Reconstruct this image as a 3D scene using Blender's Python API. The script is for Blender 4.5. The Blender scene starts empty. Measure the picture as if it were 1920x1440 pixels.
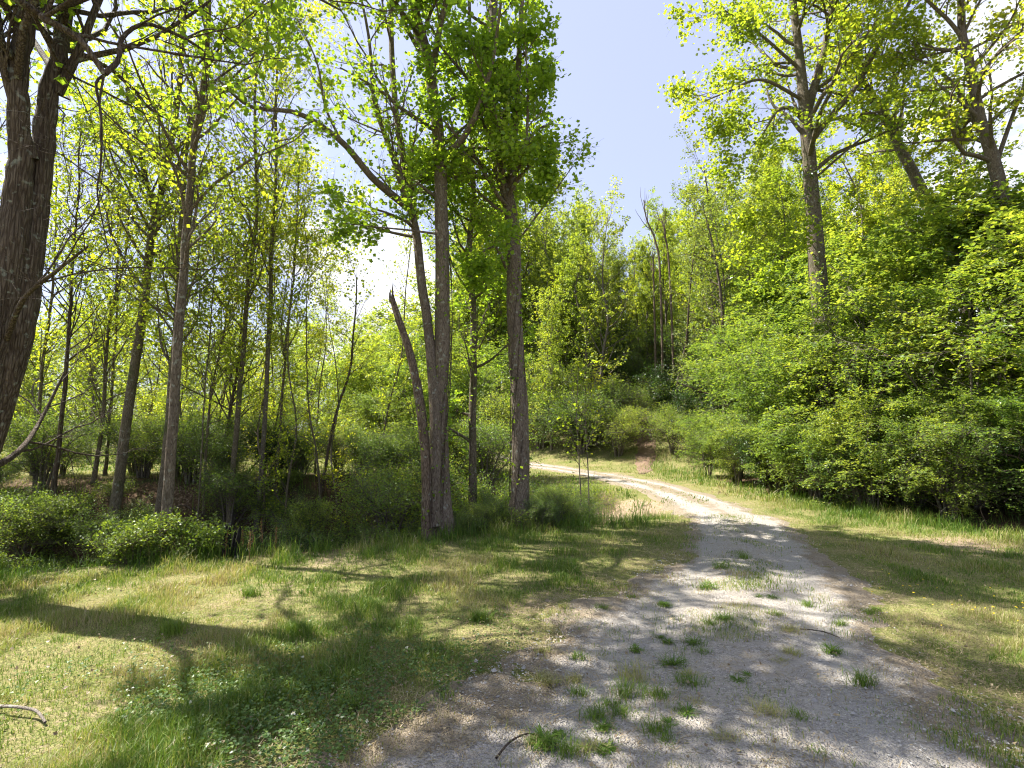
import bpy, math
import numpy as np
from mathutils import Vector

# ------------------------------------------------------------------ camera, sky, sun, exposure
S = bpy.context.scene
R = math.radians
CAMZ = 1.6
PITCH = math.atan(90 / 960)
cd = bpy.data.cameras.new("camera"); cd.lens = 18; cd.sensor_width = 36
cd.clip_end = 2000; cd.clip_start = 0.05
cam = bpy.data.objects.new("camera", cd); S.collection.objects.link(cam)
cam.location = (0, 0, CAMZ); cam.rotation_euler = (R(90) + PITCH, 0, 0)
S.camera = cam
SUN_EL, SUN_AZ = 56.0, 72.0          # azimuth: degrees to the left of the view direction
EXPOSURE = 2.05
w = bpy.data.worlds.new("World"); S.world = w; w.use_nodes = True
nt = w.node_tree; nt.nodes.clear()
def N(t, kind, **kw):
    n = t.nodes.new(kind)
    for k, v in kw.items():
        if k in n.inputs: n.inputs[k].default_value = v
        else: setattr(n, k, v)
    return n
sky = N(nt, 'ShaderNodeTexSky', sky_type='NISHITA', sun_disc=False)
sky.sun_elevation = R(SUN_EL); sky.sun_rotation = R(-SUN_AZ)
sky.air_density = 1.0; sky.dust_density = 1.6; sky.ozone_density = 1.2; sky.altitude = 200
tc = N(nt, 'ShaderNodeTexCoord')
sep = N(nt, 'ShaderNodeSeparateXYZ'); nt.links.new(tc.outputs['Generated'], sep.inputs[0])
# clouds: noise on the direction, flattened towards the horizon
mp = N(nt, 'ShaderNodeMapping'); mp.inputs['Scale'].default_value = (1.0, 1.0, 2.3)
mp.inputs['Location'].default_value = (3.13, 1.7, 0.4)
nt.links.new(tc.outputs['Generated'], mp.inputs['Vector'])
n1 = N(nt, 'ShaderNodeTexNoise', Scale=3.2, Detail=9.0, Roughness=0.56)
nt.links.new(mp.outputs[0], n1.inputs['Vector'])
def math_(t, op, a, b=None, c=None, clamp=False):
    n = t.nodes.new('ShaderNodeMath'); n.operation = op; n.use_clamp = clamp
    for i, v in enumerate((a, b, c)):
        if v is None: continue
        if isinstance(v, (int, float)): n.inputs[i].default_value = v
        else: t.links.new(v, n.inputs[i])
    return n.outputs[0]
def dir_blob(px, py, rad, soft):
    xc, yc = (px - 960) / 960, (720 - py) / 960
    v = Vector((xc, math.cos(PITCH) - yc * math.sin(PITCH), math.sin(PITCH) + yc * math.cos(PITCH))).normalized()
    d = N(nt, 'ShaderNodeVectorMath', operation='DISTANCE')
    nt.links.new(tc.outputs['Generated'], d.inputs[0]); d.inputs[1].default_value = v
    m = N(nt, 'ShaderNodeMapRange', interpolation_type='SMOOTHSTEP')
    nt.links.new(d.outputs['Value'], m.inputs['Value'])
    m.inputs['From Min'].default_value = rad; m.inputs['From Max'].default_value = rad + soft
    m.inputs['To Min'].default_value = 1; m.inputs['To Max'].default_value = 0
    return m.outputs[0]
bias = None
for px, py, r_, s_, k in ((690, 520, .04, .20, .32), (420, 480, .1, .3, .10), (1960, 300, .10, .35, .22), (1890, 40, .0, .25, .08), (1650, 120, .1, .3, -.12), (200, 300, .1, .4, -.12),
                          (1410, 330, .0, .10, .2), (1300, 560, .2, .4, .14), (1130, 150, .1, .5, -.25)):
    b = math_(nt, 'MULTIPLY', dir_blob(px, py, r_, s_), k)
    bias = b if bias is None else math_(nt, 'ADD', bias, b)
csum = math_(nt, 'ADD', n1.outputs['Fac'], bias)
cmask = N(nt, 'ShaderNodeMapRange', interpolation_type='SMOOTHSTEP')
nt.links.new(csum, cmask.inputs['Value'])
cmask.inputs['From Min'].default_value = 0.55; cmask.inputs['From Max'].default_value = 0.72
pale = N(nt, 'ShaderNodeMixRGB', blend_type='MIX'); pale.inputs['Fac'].default_value = 0.82
nt.links.new(sky.outputs[0], pale.inputs['Color1']); pale.inputs['Color2'].default_value = (0.98, 1.02, 1.42, 1)
cm = N(nt, 'ShaderNodeMixRGB', blend_type='MIX')
nt.links.new(math_(nt, 'MULTIPLY', cmask.outputs[0], 0.92), cm.inputs['Fac'])
nt.links.new(pale.outputs[0], cm.inputs['Color1'])
n2 = N(nt, 'ShaderNodeTexNoise', Scale=7.5, Detail=8.0, Roughness=0.6); nt.links.new(mp.outputs[0], n2.inputs['Vector'])
cr_ = N(nt, 'ShaderNodeValToRGB'); cr_.color_ramp.elements[0].position = .34; cr_.color_ramp.elements[0].color = (1.62, 1.70, 1.95, 1)
cr_.color_ramp.elements[1].position = .60; cr_.color_ramp.elements[1].color = (2.7, 2.7, 2.75, 1)
nt.links.new(n2.outputs['Fac'], cr_.inputs['Fac']); nt.links.new(cr_.outputs[0], cm.inputs['Color2'])
bg = N(nt, 'ShaderNodeBackground'); bg.inputs['Strength'].default_value = 0.15
nt.links.new(cm.outputs[0], bg.inputs['Color'])
wo = N(nt, 'ShaderNodeOutputWorld'); nt.links.new(bg.outputs[0], wo.inputs['Surface'])

sd = bpy.data.lights.new("sun", 'SUN'); sd.energy = 3.9; sd.angle = R(0.55); sd.color = (1.0, 0.95, 0.86)
sun = bpy.data.objects.new("sun", sd); S.collection.objects.link(sun)
to_sun = Vector((-math.sin(R(SUN_AZ)) * math.cos(R(SUN_EL)), math.cos(R(SUN_AZ)) * math.cos(R(SUN_EL)), math.sin(R(SUN_EL))))
sun.rotation_euler = (-to_sun).to_track_quat('-Z', 'Y').to_euler(); sun.location = to_sun * 60
S.view_settings.view_transform = 'Standard'; S.view_settings.look = 'None'
S.view_settings.exposure = EXPOSURE; S.view_settings.gamma = 1
cy = S.cycles
cy.max_bounces = 8; cy.diffuse_bounces = 4; cy.glossy_bounces = 2; cy.transmission_bounces = 5; cy.transparent_max_bounces = 4
cy.use_denoising = True; cy.filter_width = 1.15
cy.caustics_reflective = False; cy.caustics_refractive = False

# ------------------------------------------------------------------ numeric helpers
def W(px, py, y):
    """world point on the sight line of a photo pixel at distance y ahead"""
    xc, yc = (px - 960) / 960, (720 - py) / 960
    cp, sp = math.cos(PITCH), math.sin(PITCH)
    s = y / (cp - yc * sp)
    return np.array([xc * s, y, CAMZ + s * (sp + yc * cp)])
def sstep(a, b, x):
    t = np.clip((x - a) / (b - a), 0, 1); return t * t * (3 - 2 * t)
def vnoise(x, y, f=1.0, seed=0):
    x = np.asarray(x, float) * f + seed * 17.13; y = np.asarray(y, float) * f - seed * 9.71
    xi, yi = np.floor(x), np.floor(y); u, v = x - xi, y - yi
    u, v = u * u * (3 - 2 * u), v * v * (3 - 2 * v)
    def h(a, b):
        s = np.sin(a * 127.1 + b * 311.7 + seed * 74.7) * 43758.5453
        return s - np.floor(s)
    return (h(xi, yi) * (1 - u) + h(xi + 1, yi) * u) * (1 - v) + (h(xi, yi + 1) * (1 - u) + h(xi + 1, yi + 1) * u) * v
def fbm(x, y, f=1.0, seed=0, o=3):
    s, a, t = 0, 1, 0
    for i in range(o):
        s = s + a * vnoise(x, y, f * 2 ** i, seed + i); t += a; a *= .5
    return s / t
def poly_dist(x, y, path, step=0.15):
    """distance to a polyline and the interpolated third value, via dense segments"""
    path = np.asarray(path, float); x = np.asarray(x, float); y = np.asarray(y, float)
    best = np.full(x.shape, 1e9); val = np.zeros(x.shape)
    for a, b in zip(path[:-1], path[1:]):
        d = b[:2] - a[:2]; L2 = d @ d
        t = np.clip(((x - a[0]) * d[0] + (y - a[1]) * d[1]) / L2, 0, 1)
        q = np.hypot(x - a[0] - t * d[0], y - a[1] - t * d[1])
        m = q < best; best = np.where(m, q, best); val = np.where(m, a[2] + t * (b[2] - a[2]), val)
    return best, val
def catmull(P, n):
    P = np.asarray(P, float); m = len(P)
    if m == 2: return P[0] + (P[1] - P[0]) * np.linspace(0, 1, n)[:, None]
    Q = np.vstack([2 * P[0] - P[1], P, 2 * P[-1] - P[-2]])
    s = np.linspace(0, m - 1, n); i = np.minimum(s.astype(int), m - 2); t = (s - i)[:, None]
    p0, p1, p2, p3 = Q[i], Q[i + 1], Q[i + 2], Q[i + 3]
    return .5 * (2 * p1 + (p2 - p0) * t + (2 * p0 - 5 * p1 + 4 * p2 - p3) * t ** 2 + (3 * p1 - p0 - 3 * p2 + p3) * t ** 3)

ROAD = catmull([(-.6, -7, 1.8), (-.1, -2.5, 1.75), (.45, 1, 1.7), (.95, 2.5, 1.6), (1.5, 3.7, 1.4), (2.3, 5.3, 1.12), (3.15, 7, .98), (3.65, 8.2, .95),
                (4.15, 10.5, .85), (4.25, 14, .85), (3.8, 17, .85), (2.9, 20.5, .9), (.6, 25, 1.0), (-4.5, 29, 1.1), (-16, 32, 1.1)], 70)
TRACK = catmull([(4.9, 19.6, .12), (5.5, 21.5, .3), (6.1, 23.8, .5), (6.7, 26, .6), (7.1, 28.3, .5), (7.0, 30, .3)], 20)
GULLY = [(-30, 5.0, 1.0), (-14, 6.6, 1.0), (-7.5, 7.6, 1.0), (-3.5, 8.9, 1.0), (-1, 10.2, 1.0), (.9, 11.0, .7), (2.4, 11.6, .25), (3.2, 12, 0)]
def height(x, y):
    x = np.asarray(x, float); y = np.asarray(y, float)
    z = .10 * (fbm(x, y, .25, 3, 2) - .5) + .035 * (fbm(x, y, 1.3, 5, 2) - .5)
    rd, rw = poly_dist(x, y, ROAD)
    z = z * (0.35 + .65 * sstep(0, 3, rd))
    g, gd = poly_dist(x, y, GULLY)
    z = z - 1.15 * gd * (1 - sstep(.5, 2.0, g))
    z = z + .66 * sstep(9.0, 11.6, y - .12 * x) * (1 - sstep(-2.5, 1, x))           # far bank and field, left
    z = z - .5 * sstep(25, 70, y) * (1 - sstep(-10, 4, x))
    a = (y + .6 * x - 25) / 21
    hill = 7.2 * sstep(0, 1, a) * sstep(-7, 5, x + .15 * (y - 30))
    z = z + hill + .25 * (fbm(x, y, .3, 8, 2) - .5) * sstep(0, .4, a)
    z = z + .5 * sstep(7, 12, x) * sstep(5, 9, y) * (1 - sstep(0, .6, a))
    return z
def hz(x, y): return float(height(np.array([x]), np.array([y]))[0])

class Acc:
    """collects vertices and faces (as numpy arrays), then builds one mesh object"""
    def __init__(s): s.v = []; s.f = {3: [], 4: []}; s.a = []; s.n = 0
    def add(s, v, quads=None, tris=None, tint=None):
        v = np.asarray(v, np.float32).reshape(-1, 3)
        if quads is not None: s.f[4].append(np.asarray(quads, np.int64).reshape(-1, 4) + s.n)
        if tris is not None: s.f[3].append(np.asarray(tris, np.int64).reshape(-1, 3) + s.n)
        s.v.append(v); s.a.append(np.full(len(v), .5, np.float32) if tint is None else np.asarray(tint, np.float32).reshape(-1)); s.n += len(v)
    def build(s, name, mat, parent=None, origin=(0, 0, 0), smooth=False):
        v = np.vstack(s.v) - np.asarray(origin, np.float32)
        t = np.vstack(s.f[3]) if s.f[3] else np.zeros((0, 3), np.int64)
        q = np.vstack(s.f[4]) if s.f[4] else np.zeros((0, 4), np.int64)
        me = bpy.data.meshes.new(name)
        me.vertices.add(len(v)); me.vertices.foreach_set('co', v.astype(np.float32).ravel())
        li = np.concatenate([t.ravel(), q.ravel()]).astype(np.int32)
        me.loops.add(len(li)); me.loops.foreach_set('vertex_index', li)
        st = np.concatenate([np.arange(len(t)) * 3, len(t) * 3 + np.arange(len(q)) * 4]).astype(np.int32)
        me.polygons.add(len(st)); me.polygons.foreach_set('loop_start', st)
        me.polygons.foreach_set('use_smooth', np.full(len(st), smooth))
        at = me.attributes.new('tint', 'FLOAT', 'POINT'); at.data.foreach_set('value', np.concatenate(s.a))
        me.update(calc_edges=True)
        me.materials.append(mat)
        o = bpy.data.objects.new(name, me); S.collection.objects.link(o)
        if parent: o.parent = parent
        else: o.location = origin
        return o
def norm(v): return v / np.maximum(np.linalg.norm(v, axis=-1, keepdims=True), 1e-9)

def tubes(acc, P, Rr, sides, tint=.5, lump=0.0, rng=None):
    """P (n,k,3), Rr (n,k): n tubes of k rings"""
    n, k, _ = P.shape
    T = norm(np.gradient(P, axis=1))
    ref = np.where(np.abs(norm(P[:, -1] - P[:, 0])[:, 2:3]) > .75, np.array([[1., .13, 0]]), np.array([[.05, .1, 1.]]))[:, None, :]
    U = norm(ref - (T * ref).sum(-1, keepdims=True) * T); V = np.cross(T, U)
    th = np.arange(sides) * 2 * math.pi / sides
    rr = Rr[:, :, None] * np.ones(sides)
    if lump and rng is not None:
        ph = rng.uniform(0, 6.28, (n, 3, 1, 1)); z = np.linspace(0, 1, k)[None, :, None]
        rr = rr * (1 + lump * (np.sin(2 * th + ph[:, 0] + 5 * z) * .6 + np.sin(3 * th + ph[:, 1] - 9 * z) * .5 + np.sin(5 * th + ph[:, 2] + 17 * z) * .4 + .35 * rng.standard_normal((n, k, sides)) * .5))
    ring = (np.cos(th)[:, None] * U[:, :, None, :] + np.sin(th)[:, None] * V[:, :, None, :]) * rr[..., None] + P[:, :, None, :]
    idx = np.arange(n * k * sides).reshape(n, k, sides)
    a = idx[:, :-1]; b = idx[:, 1:]
    q = np.stack([a, np.roll(a, -1, 2), np.roll(b, -1, 2), b], -1)
    acc.add(ring, quads=q, tint=np.full(n * k * sides, tint))

def shoots(P0, D0, L, R0, nseg, wob, up, rng, taper=.25):
    n = len(P0); P = np.zeros((n, nseg + 1, 3)); P[:, 0] = P0; D = norm(D0)
    st = (np.asarray(L) / nseg)[:, None]
    up = np.asarray([0, 0, up]) if np.isscalar(up) else up
    for i in range(nseg):
        D = norm(D + wob * rng.standard_normal((n, 3)) + up)
        P[:, i + 1] = P[:, i] + D * st
    Rr = np.asarray(R0)[:, None] * (1 - (1 - taper) * np.linspace(0, 1, nseg + 1))[None]
    return P, Rr
def spawn(P, Rr, k, t0, t1, ang, rng, sd=.2, flat=0.0, shrink=.6):
    n, m, _ = P.shape
    t = t0 + (t1 - t0) * (np.arange(k)[None] + rng.uniform(0, 1, (n, k))) / k
    s = t * (m - 1); i = np.minimum(s.astype(int), m - 2); f = (s - i)[..., None]
    r = np.arange(n)[:, None]
    A, B = P[r, i], P[r, i + 1]; pos = A + (B - A) * f; T = norm(B - A)
    rad = Rr[r, i] * (1 - f[..., 0]) + Rr[r, i + 1] * f[..., 0]
    g = rng.standard_normal((n, k, 3)); g[..., 2] *= (1 - flat)
    # alternate sides a little so that successive shoots do not bunch
    perp = norm(g - (g * T).sum(-1, keepdims=True) * T)
    a = np.clip(ang + sd * rng.standard_normal((n, k, 1)), .15, 1.7)
    D = np.cos(a) * T + np.sin(a) * perp
    return pos.reshape(-1, 3), D.reshape(-1, 3), t.reshape(-1), (rad * shrink).reshape(-1)

# leaf outlines: (u across, v along, w out of plane)
LOBED = np.array([(0, 0, 0), (.50, .22, .10), (.40, .55, .12), (.34, .98, .06), (0, .84, -.02), (-.34, .98, .06), (-.40, .55, .12), (-.50, .22, .10)])
LOBED_Q = [(0, 1, 2, 4), (0, 4, 6, 7)]; LOBED_T = [(2, 3, 4), (4, 5, 6)]
OVAL = np.array([(0, 0, 0), (.30, .42, .07), (0, 1, -.04), (-.30, .42, .07)]); OVAL_T = [(0, 1, 2), (0, 2, 3)]
WIDE = np.array([(0, 0, 0), (.46, .45, .10), (0, 1, -.06), (-.46, .45, .10)])
def leaves(acc, pos, size, rng, kind='lobed', upb=.9, droop=.3, dirs=None, tvar=.55, seed=0.0):
    n = len(pos)
    nr = norm(rng.standard_normal((n, 3)) + np.array([0, 0, upb * 1.6]))
    a = rng.standard_normal((n, 3)) if dirs is None else dirs + .7 * rng.standard_normal((n, 3))
    a = a + np.array([0, 0, -droop]); a = norm(a - (a * nr).sum(-1, keepdims=True) * nr); b = np.cross(nr, a)
    sz = (size * rng.uniform(.55, 1.2, n))[:, None, None]
    sh = {'lobed': LOBED, 'oval': OVAL, 'wide': WIDE}[kind]
    m = len(sh)
    v = pos[:, None] + sz * (sh[None, :, 0:1] * b[:, None] + sh[None, :, 1:2] * a[:, None] + sh[None, :, 2:3] * nr[:, None])
    base = (np.arange(n) * m)[:, None, None]
    big = .5 + .25 * np.sin(pos[:, 0] * 1.7 + seed) + .25 * np.sin(pos[:, 1] * 2.1 + pos[:, 2] * 1.9 + seed * 2)
    tint = np.clip((1 - tvar) * big + tvar * rng.uniform(0, 1, n), 0, 1)
    tt = np.repeat(tint, m)
    if kind == 'lobed': acc.add(v, quads=base + np.array(LOBED_Q)[None], tris=base + np.array(LOBED_T)[None] - 0, tint=tt) if False else _addboth(acc, v, base, tt)
    else: acc.add(v, tris=base + np.array(OVAL_T)[None], tint=tt)
def _addboth(acc, v, base, tt):
    acc.add(v, quads=base + np.array(LOBED_Q)[None], tris=base + np.array(LOBED_T)[None], tint=tt)

# ------------------------------------------------------------------ materials
def new_mat(name):
    m = bpy.data.materials.new(name); m.use_nodes = True; t = m.node_tree; t.nodes.clear()
    return m, t, t.nodes.new('ShaderNodeOutputMaterial')
def ramp(t, fac, stops, interp='LINEAR'):
    r = t.nodes.new('ShaderNodeValToRGB'); r.color_ramp.interpolation = interp
    e = r.color_ramp.elements
    while len(e) < len(stops): e.new(.5)
    for el, (p, c) in zip(e, stops): el.position = p; el.color = (*c, 1)
    t.links.new(fac, r.inputs['Fac']); return r.outputs['Color']
def mixc(t, f, a, b, mode='MIX'):
    n = t.nodes.new('ShaderNodeMixRGB'); n.blend_type = mode
    for k, v in (('Fac', f), ('Color1', a), ('Color2', b)):
        if isinstance(v, (int, float)): n.inputs[k].default_value = v
        elif isinstance(v, tuple): n.inputs[k].default_value = (*v, 1)
        else: t.links.new(v, n.inputs[k])
    return n.outputs[0]
def noise(t, vec, scale, detail=4, rough=.55, dist=0):
    n = t.nodes.new('ShaderNodeTexNoise'); n.inputs['Scale'].default_value = scale; n.inputs['Detail'].default_value = detail
    n.inputs['Roughness'].default_value = rough; n.inputs['Distortion'].default_value = dist
    t.links.new(vec, n.inputs['Vector']); return n.outputs['Fac']
def attr(t, name='tint'):
    a = t.nodes.new('ShaderNodeAttribute'); a.attribute_name = name; return a.outputs['Fac']
def maprange(t, v, a, b, c=0.0, d=1.0, smooth=True):
    m = t.nodes.new('ShaderNodeMapRange'); m.interpolation_type = 'SMOOTHSTEP' if smooth else 'LINEAR'
    t.links.new(v, m.inputs['Value'])
    for k, x in zip(('From Min', 'From Max', 'To Min', 'To Max'), (a, b, c, d)): m.inputs[k].default_value = x
    return m.outputs[0]
def leaf_mat(name, dark, mid, lite, trans=.5, rough=.38, tgain=1.25):
    m, t, out = new_mat(name)
    inf = t.nodes.new('ShaderNodeObjectInfo')
    f = math_(t, 'ADD', attr(t), math_(t, 'MULTIPLY', math_(t, 'SUBTRACT', inf.outputs['Random'], .5), .30), clamp=True)
    c = ramp(t, f, [(0.0, dark), (.5, mid), (1.0, lite)])
    p = t.nodes.new('ShaderNodeBsdfPrincipled'); t.links.new(c, p.inputs['Base Color'])
    p.inputs['Roughness'].default_value = rough; p.inputs['Specular IOR Level'].default_value = .35
    tr = t.nodes.new('ShaderNodeBsdfTranslucent')
    tcx = mixc(t, 1.0, c, (1.42 * tgain, 1.25 * tgain, .50), 'MULTIPLY'); t.links.new(tcx, tr.inputs['Color'])
    ms = t.nodes.new('ShaderNodeMixShader'); ms.inputs['Fac'].default_value = trans
    t.links.new(p.outputs[0], ms.inputs[1]); t.links.new(tr.outputs[0], ms.inputs[2]); t.links.new(ms.outputs[0], out.inputs['Surface'])
    return m
def bark_mat(name, dark, mid, lite, moss=None, scale=1.0, bump=.5, squash=.22):
    m, t, out = new_mat(name)
    co = t.nodes.new('ShaderNodeTexCoord').outputs['Object']
    mp = t.nodes.new('ShaderNodeMapping'); mp.inputs['Scale'].default_value = (1, 1, squash); t.links.new(co, mp.inputs['Vector'])
    fur = noise(t, mp.outputs[0], 34 * scale, 6, .62, .6)
    vo = t.nodes.new('ShaderNodeTexVoronoi'); vo.feature = 'DISTANCE_TO_EDGE'; vo.inputs['Scale'].default_value = 40 * scale; vo.inputs['Randomness'].default_value = 1
    t.links.new(mp.outputs[0], vo.inputs['Vector'])
    crack = maprange(t, vo.outputs['Distance'], 0.0, .22)
    hgt = math_(t, 'ADD', math_(t, 'MULTIPLY', crack, .22), math_(t, 'MULTIPLY', fur, .92))
    c = ramp(t, hgt, [(.28, dark), (.55, mid), (.88, lite)])
    pat = noise(t, co, 2.3, 4, .6)
    c = mixc(t, maprange(t, pat, .45, .72, 0, .55), c, tuple(x * .62 for x in mid))
    spots = maprange(t, noise(t, co, 13, 3, .5), .60, .70, 0, .55)
    c = mixc(t, spots, c, (.34, .36, .30))
    if moss: c = mixc(t, maprange(t, noise(t, co, 3.1, 5, .65), .52, .66, 0, .7), c, moss)
    p = t.nodes.new('ShaderNodeBsdfPrincipled'); t.links.new(c, p.inputs['Base Color']); p.inputs['Roughness'].default_value = .88
    p.inputs['Specular IOR Level'].default_value = .2
    b = t.nodes.new('ShaderNodeBump'); b.inputs['Strength'].default_value = bump; b.inputs['Distance'].default_value = .05
    t.links.new(hgt, b.inputs['Height']); t.links.new(b.outputs[0], p.inputs['Normal'])
    t.links.new(p.outputs[0], out.inputs['Surface']); return m
M = {}
M['poplar'] = leaf_mat('poplar_leaf', (0.105, 0.190, 0.032), (0.165, 0.272, 0.046), (0.253, 0.339, 0.064), .62, tgain=1.5)
M['spring'] = leaf_mat('spring_leaf', (0.110, 0.175, 0.034), (0.180, 0.252, 0.046), (0.290, 0.310, 0.057), .64, tgain=1.6)
M['thicket'] = leaf_mat('thicket_leaf', (.065, .130, .034), (.160, .250, .058), (.300, .360, .085), .55)
M['shrub'] = leaf_mat('shrub_leaf', (0.058, 0.115, 0.036), (0.104, 0.181, 0.046), (0.182, 0.255, 0.064), .45)
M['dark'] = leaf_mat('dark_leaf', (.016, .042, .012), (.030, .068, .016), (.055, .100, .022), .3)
M['wood'] = leaf_mat('woodland_leaf', (.110, .170, .045), (.170, .240, .060), (.265, .305, .080), .55, tgain=1.55)
M['greyleaf'] = leaf_mat('willow_leaf', (0.098, 0.149, 0.050), (0.161, 0.218, 0.077), (0.230, 0.282, 0.099), .48)
M['bramble'] = leaf_mat('bramble_leaf', (.085, .145, .028), (.145, .225, .042), (.220, .290, .065), .45)
M['bark_dark'] = bark_mat('furrowed_bark', (.030, .020, .014), (.095, .068, .050), (.20, .16, .125), None, 1.0, 1.0, .10)
M['bark'] = bark_mat('poplar_bark', (.050, .036, .026), (.150, .115, .085), (.27, .225, .175), None, 1.4, .6)
M['bark_moss'] = bark_mat('mossy_bark', (.040, .032, .020), (.125, .100, .068), (.22, .19, .14), (.060, .075, .022), 1.6, .5)
M['bark_far'] = bark_mat('grey_bark', (.050, .042, .032), (.12, .10, .078), (.21, .185, .15), None, 2.0, .3)
M['snag'] = bark_mat('bare_snag_wood', (.035, .022, .015), (.125, .088, .062), (.26, .20, .15), None, 1.2, .7)
M['charred'] = bark_mat('charred_wood', (.004, .004, .004), (.012, .011, .010), (.030, .028, .026), None, 2, .6)
M['dead'] = bark_mat('bleached_wood', (0.093, 0.075, 0.058), (0.205, 0.174, 0.145), (0.310, 0.282, 0.244), None, 2.2, .4)
def blade_mat(name, stops, trans=.35):
    m, t, out = new_mat(name)
    c = ramp(t, attr(t), stops)
    p = t.nodes.new('ShaderNodeBsdfPrincipled'); t.links.new(c, p.inputs['Base Color']); p.inputs['Roughness'].default_value = .5
    p.inputs['Specular IOR Level'].default_value = .3
    tr = t.nodes.new('ShaderNodeBsdfTranslucent'); t.links.new(mixc(t, 1.0, c, (1.35, 1.3, .7), 'MULTIPLY'), tr.inputs['Color'])
    ms = t.nodes.new('ShaderNodeMixShader'); ms.inputs['Fac'].default_value = trans
    t.links.new(p.outputs[0], ms.inputs[1]); t.links.new(tr.outputs[0], ms.inputs[2]); t.links.new(ms.outputs[0], out.inputs['Surface']); return m
GR = [(0, (.068, .140, .018)), (.30, (.145, .228, .032)), (.52, (.245, .285, .060)), (.68, (.38, .355, .165)), (.85, (.44, .375, .235)), (1, (.28, .21, .14))]
M['grass'] = blade_mat('grass_blades', GR)
M['straw'] = blade_mat('dry_clippings', [(0, (.36, .29, .18)), (.5, (.26, .20, .12)), (1, (.15, .11, .07))], .15)
M['rust'] = blade_mat('rusty_seedheads', [(0, (.13, .055, .028)), (.5, (.24, .12, .055)), (1, (.32, .22, .11))], .2)
M['flower_white'] = blade_mat('clover_petals', [(0, (.75, .72, .66)), (1, (.85, .84, .8))], .3)
M['flower_yellow'] = blade_mat('buttercup_petals', [(0, (.75, .55, .03)), (1, (.85, .65, .05))], .3)

def ground_mat():
    m, t, out = new_mat('meadow_ground')
    co = t.nodes.new('ShaderNodeTexCoord').outputs['Object']
    a = attr(t, 'litter'); dirt = attr(t, 'dirt')
    g = noise(t, co, 1.6, 6, .65); g2 = noise(t, co, 22, 5, .7); g3 = noise(t, co, 90, 3, .6)
    f = math_(t, 'ADD', math_(t, 'MULTIPLY', g, .6), math_(t, 'MULTIPLY', g2, .5))
    gr = ramp(t, f, [(.32, (0.098, 0.132, 0.031)), (.47, (0.167, 0.196, 0.050)), (.60, (0.287, 0.259, 0.110)), (.75, (0.380, 0.287, 0.165))])
    gr = mixc(t, maprange(t, g3, .38, .62, .75, 0), gr, (.055, .05, .022))
    li = ramp(t, g2, [(.3, (.045, .030, .018)), (.5, (.10, .065, .040)), (.7, (.19, .13, .085))])
    li = mixc(t, maprange(t, g, .50, .62, 0, .6), li, (.045, .065, .02))
    so = ramp(t, math_(t, 'ADD', math_(t, 'MULTIPLY', g2, .7), math_(t, 'MULTIPLY', g3, .3)), [(.3, (.16, .115, .08)), (.5, (.27, .20, .135)), (.7, (.37, .30, .215))])
    c = mixc(t, maprange(t, a, .2, .8), gr, li)
    c = mixc(t, maprange(t, math_(t, 'ADD', dirt, math_(t, 'MULTIPLY', math_(t, 'SUBTRACT', g2, .5), 1.2)), .3, .7), c, so)
    p = t.nodes.new('ShaderNodeBsdfPrincipled'); t.links.new(c, p.inputs['Base Color']); p.inputs['Roughness'].default_value = .95; p.inputs['Specular IOR Level'].default_value = .1
    b = t.nodes.new('ShaderNodeBump'); b.inputs['Strength'].default_value = .8; b.inputs['Distance'].default_value = .03
    t.links.new(math_(t, 'ADD', g2, math_(t, 'MULTIPLY', g3, .5)), b.inputs['Height']); t.links.new(b.outputs[0], p.inputs['Normal'])
    t.links.new(p.outputs[0], out.inputs['Surface']); return m
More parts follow.
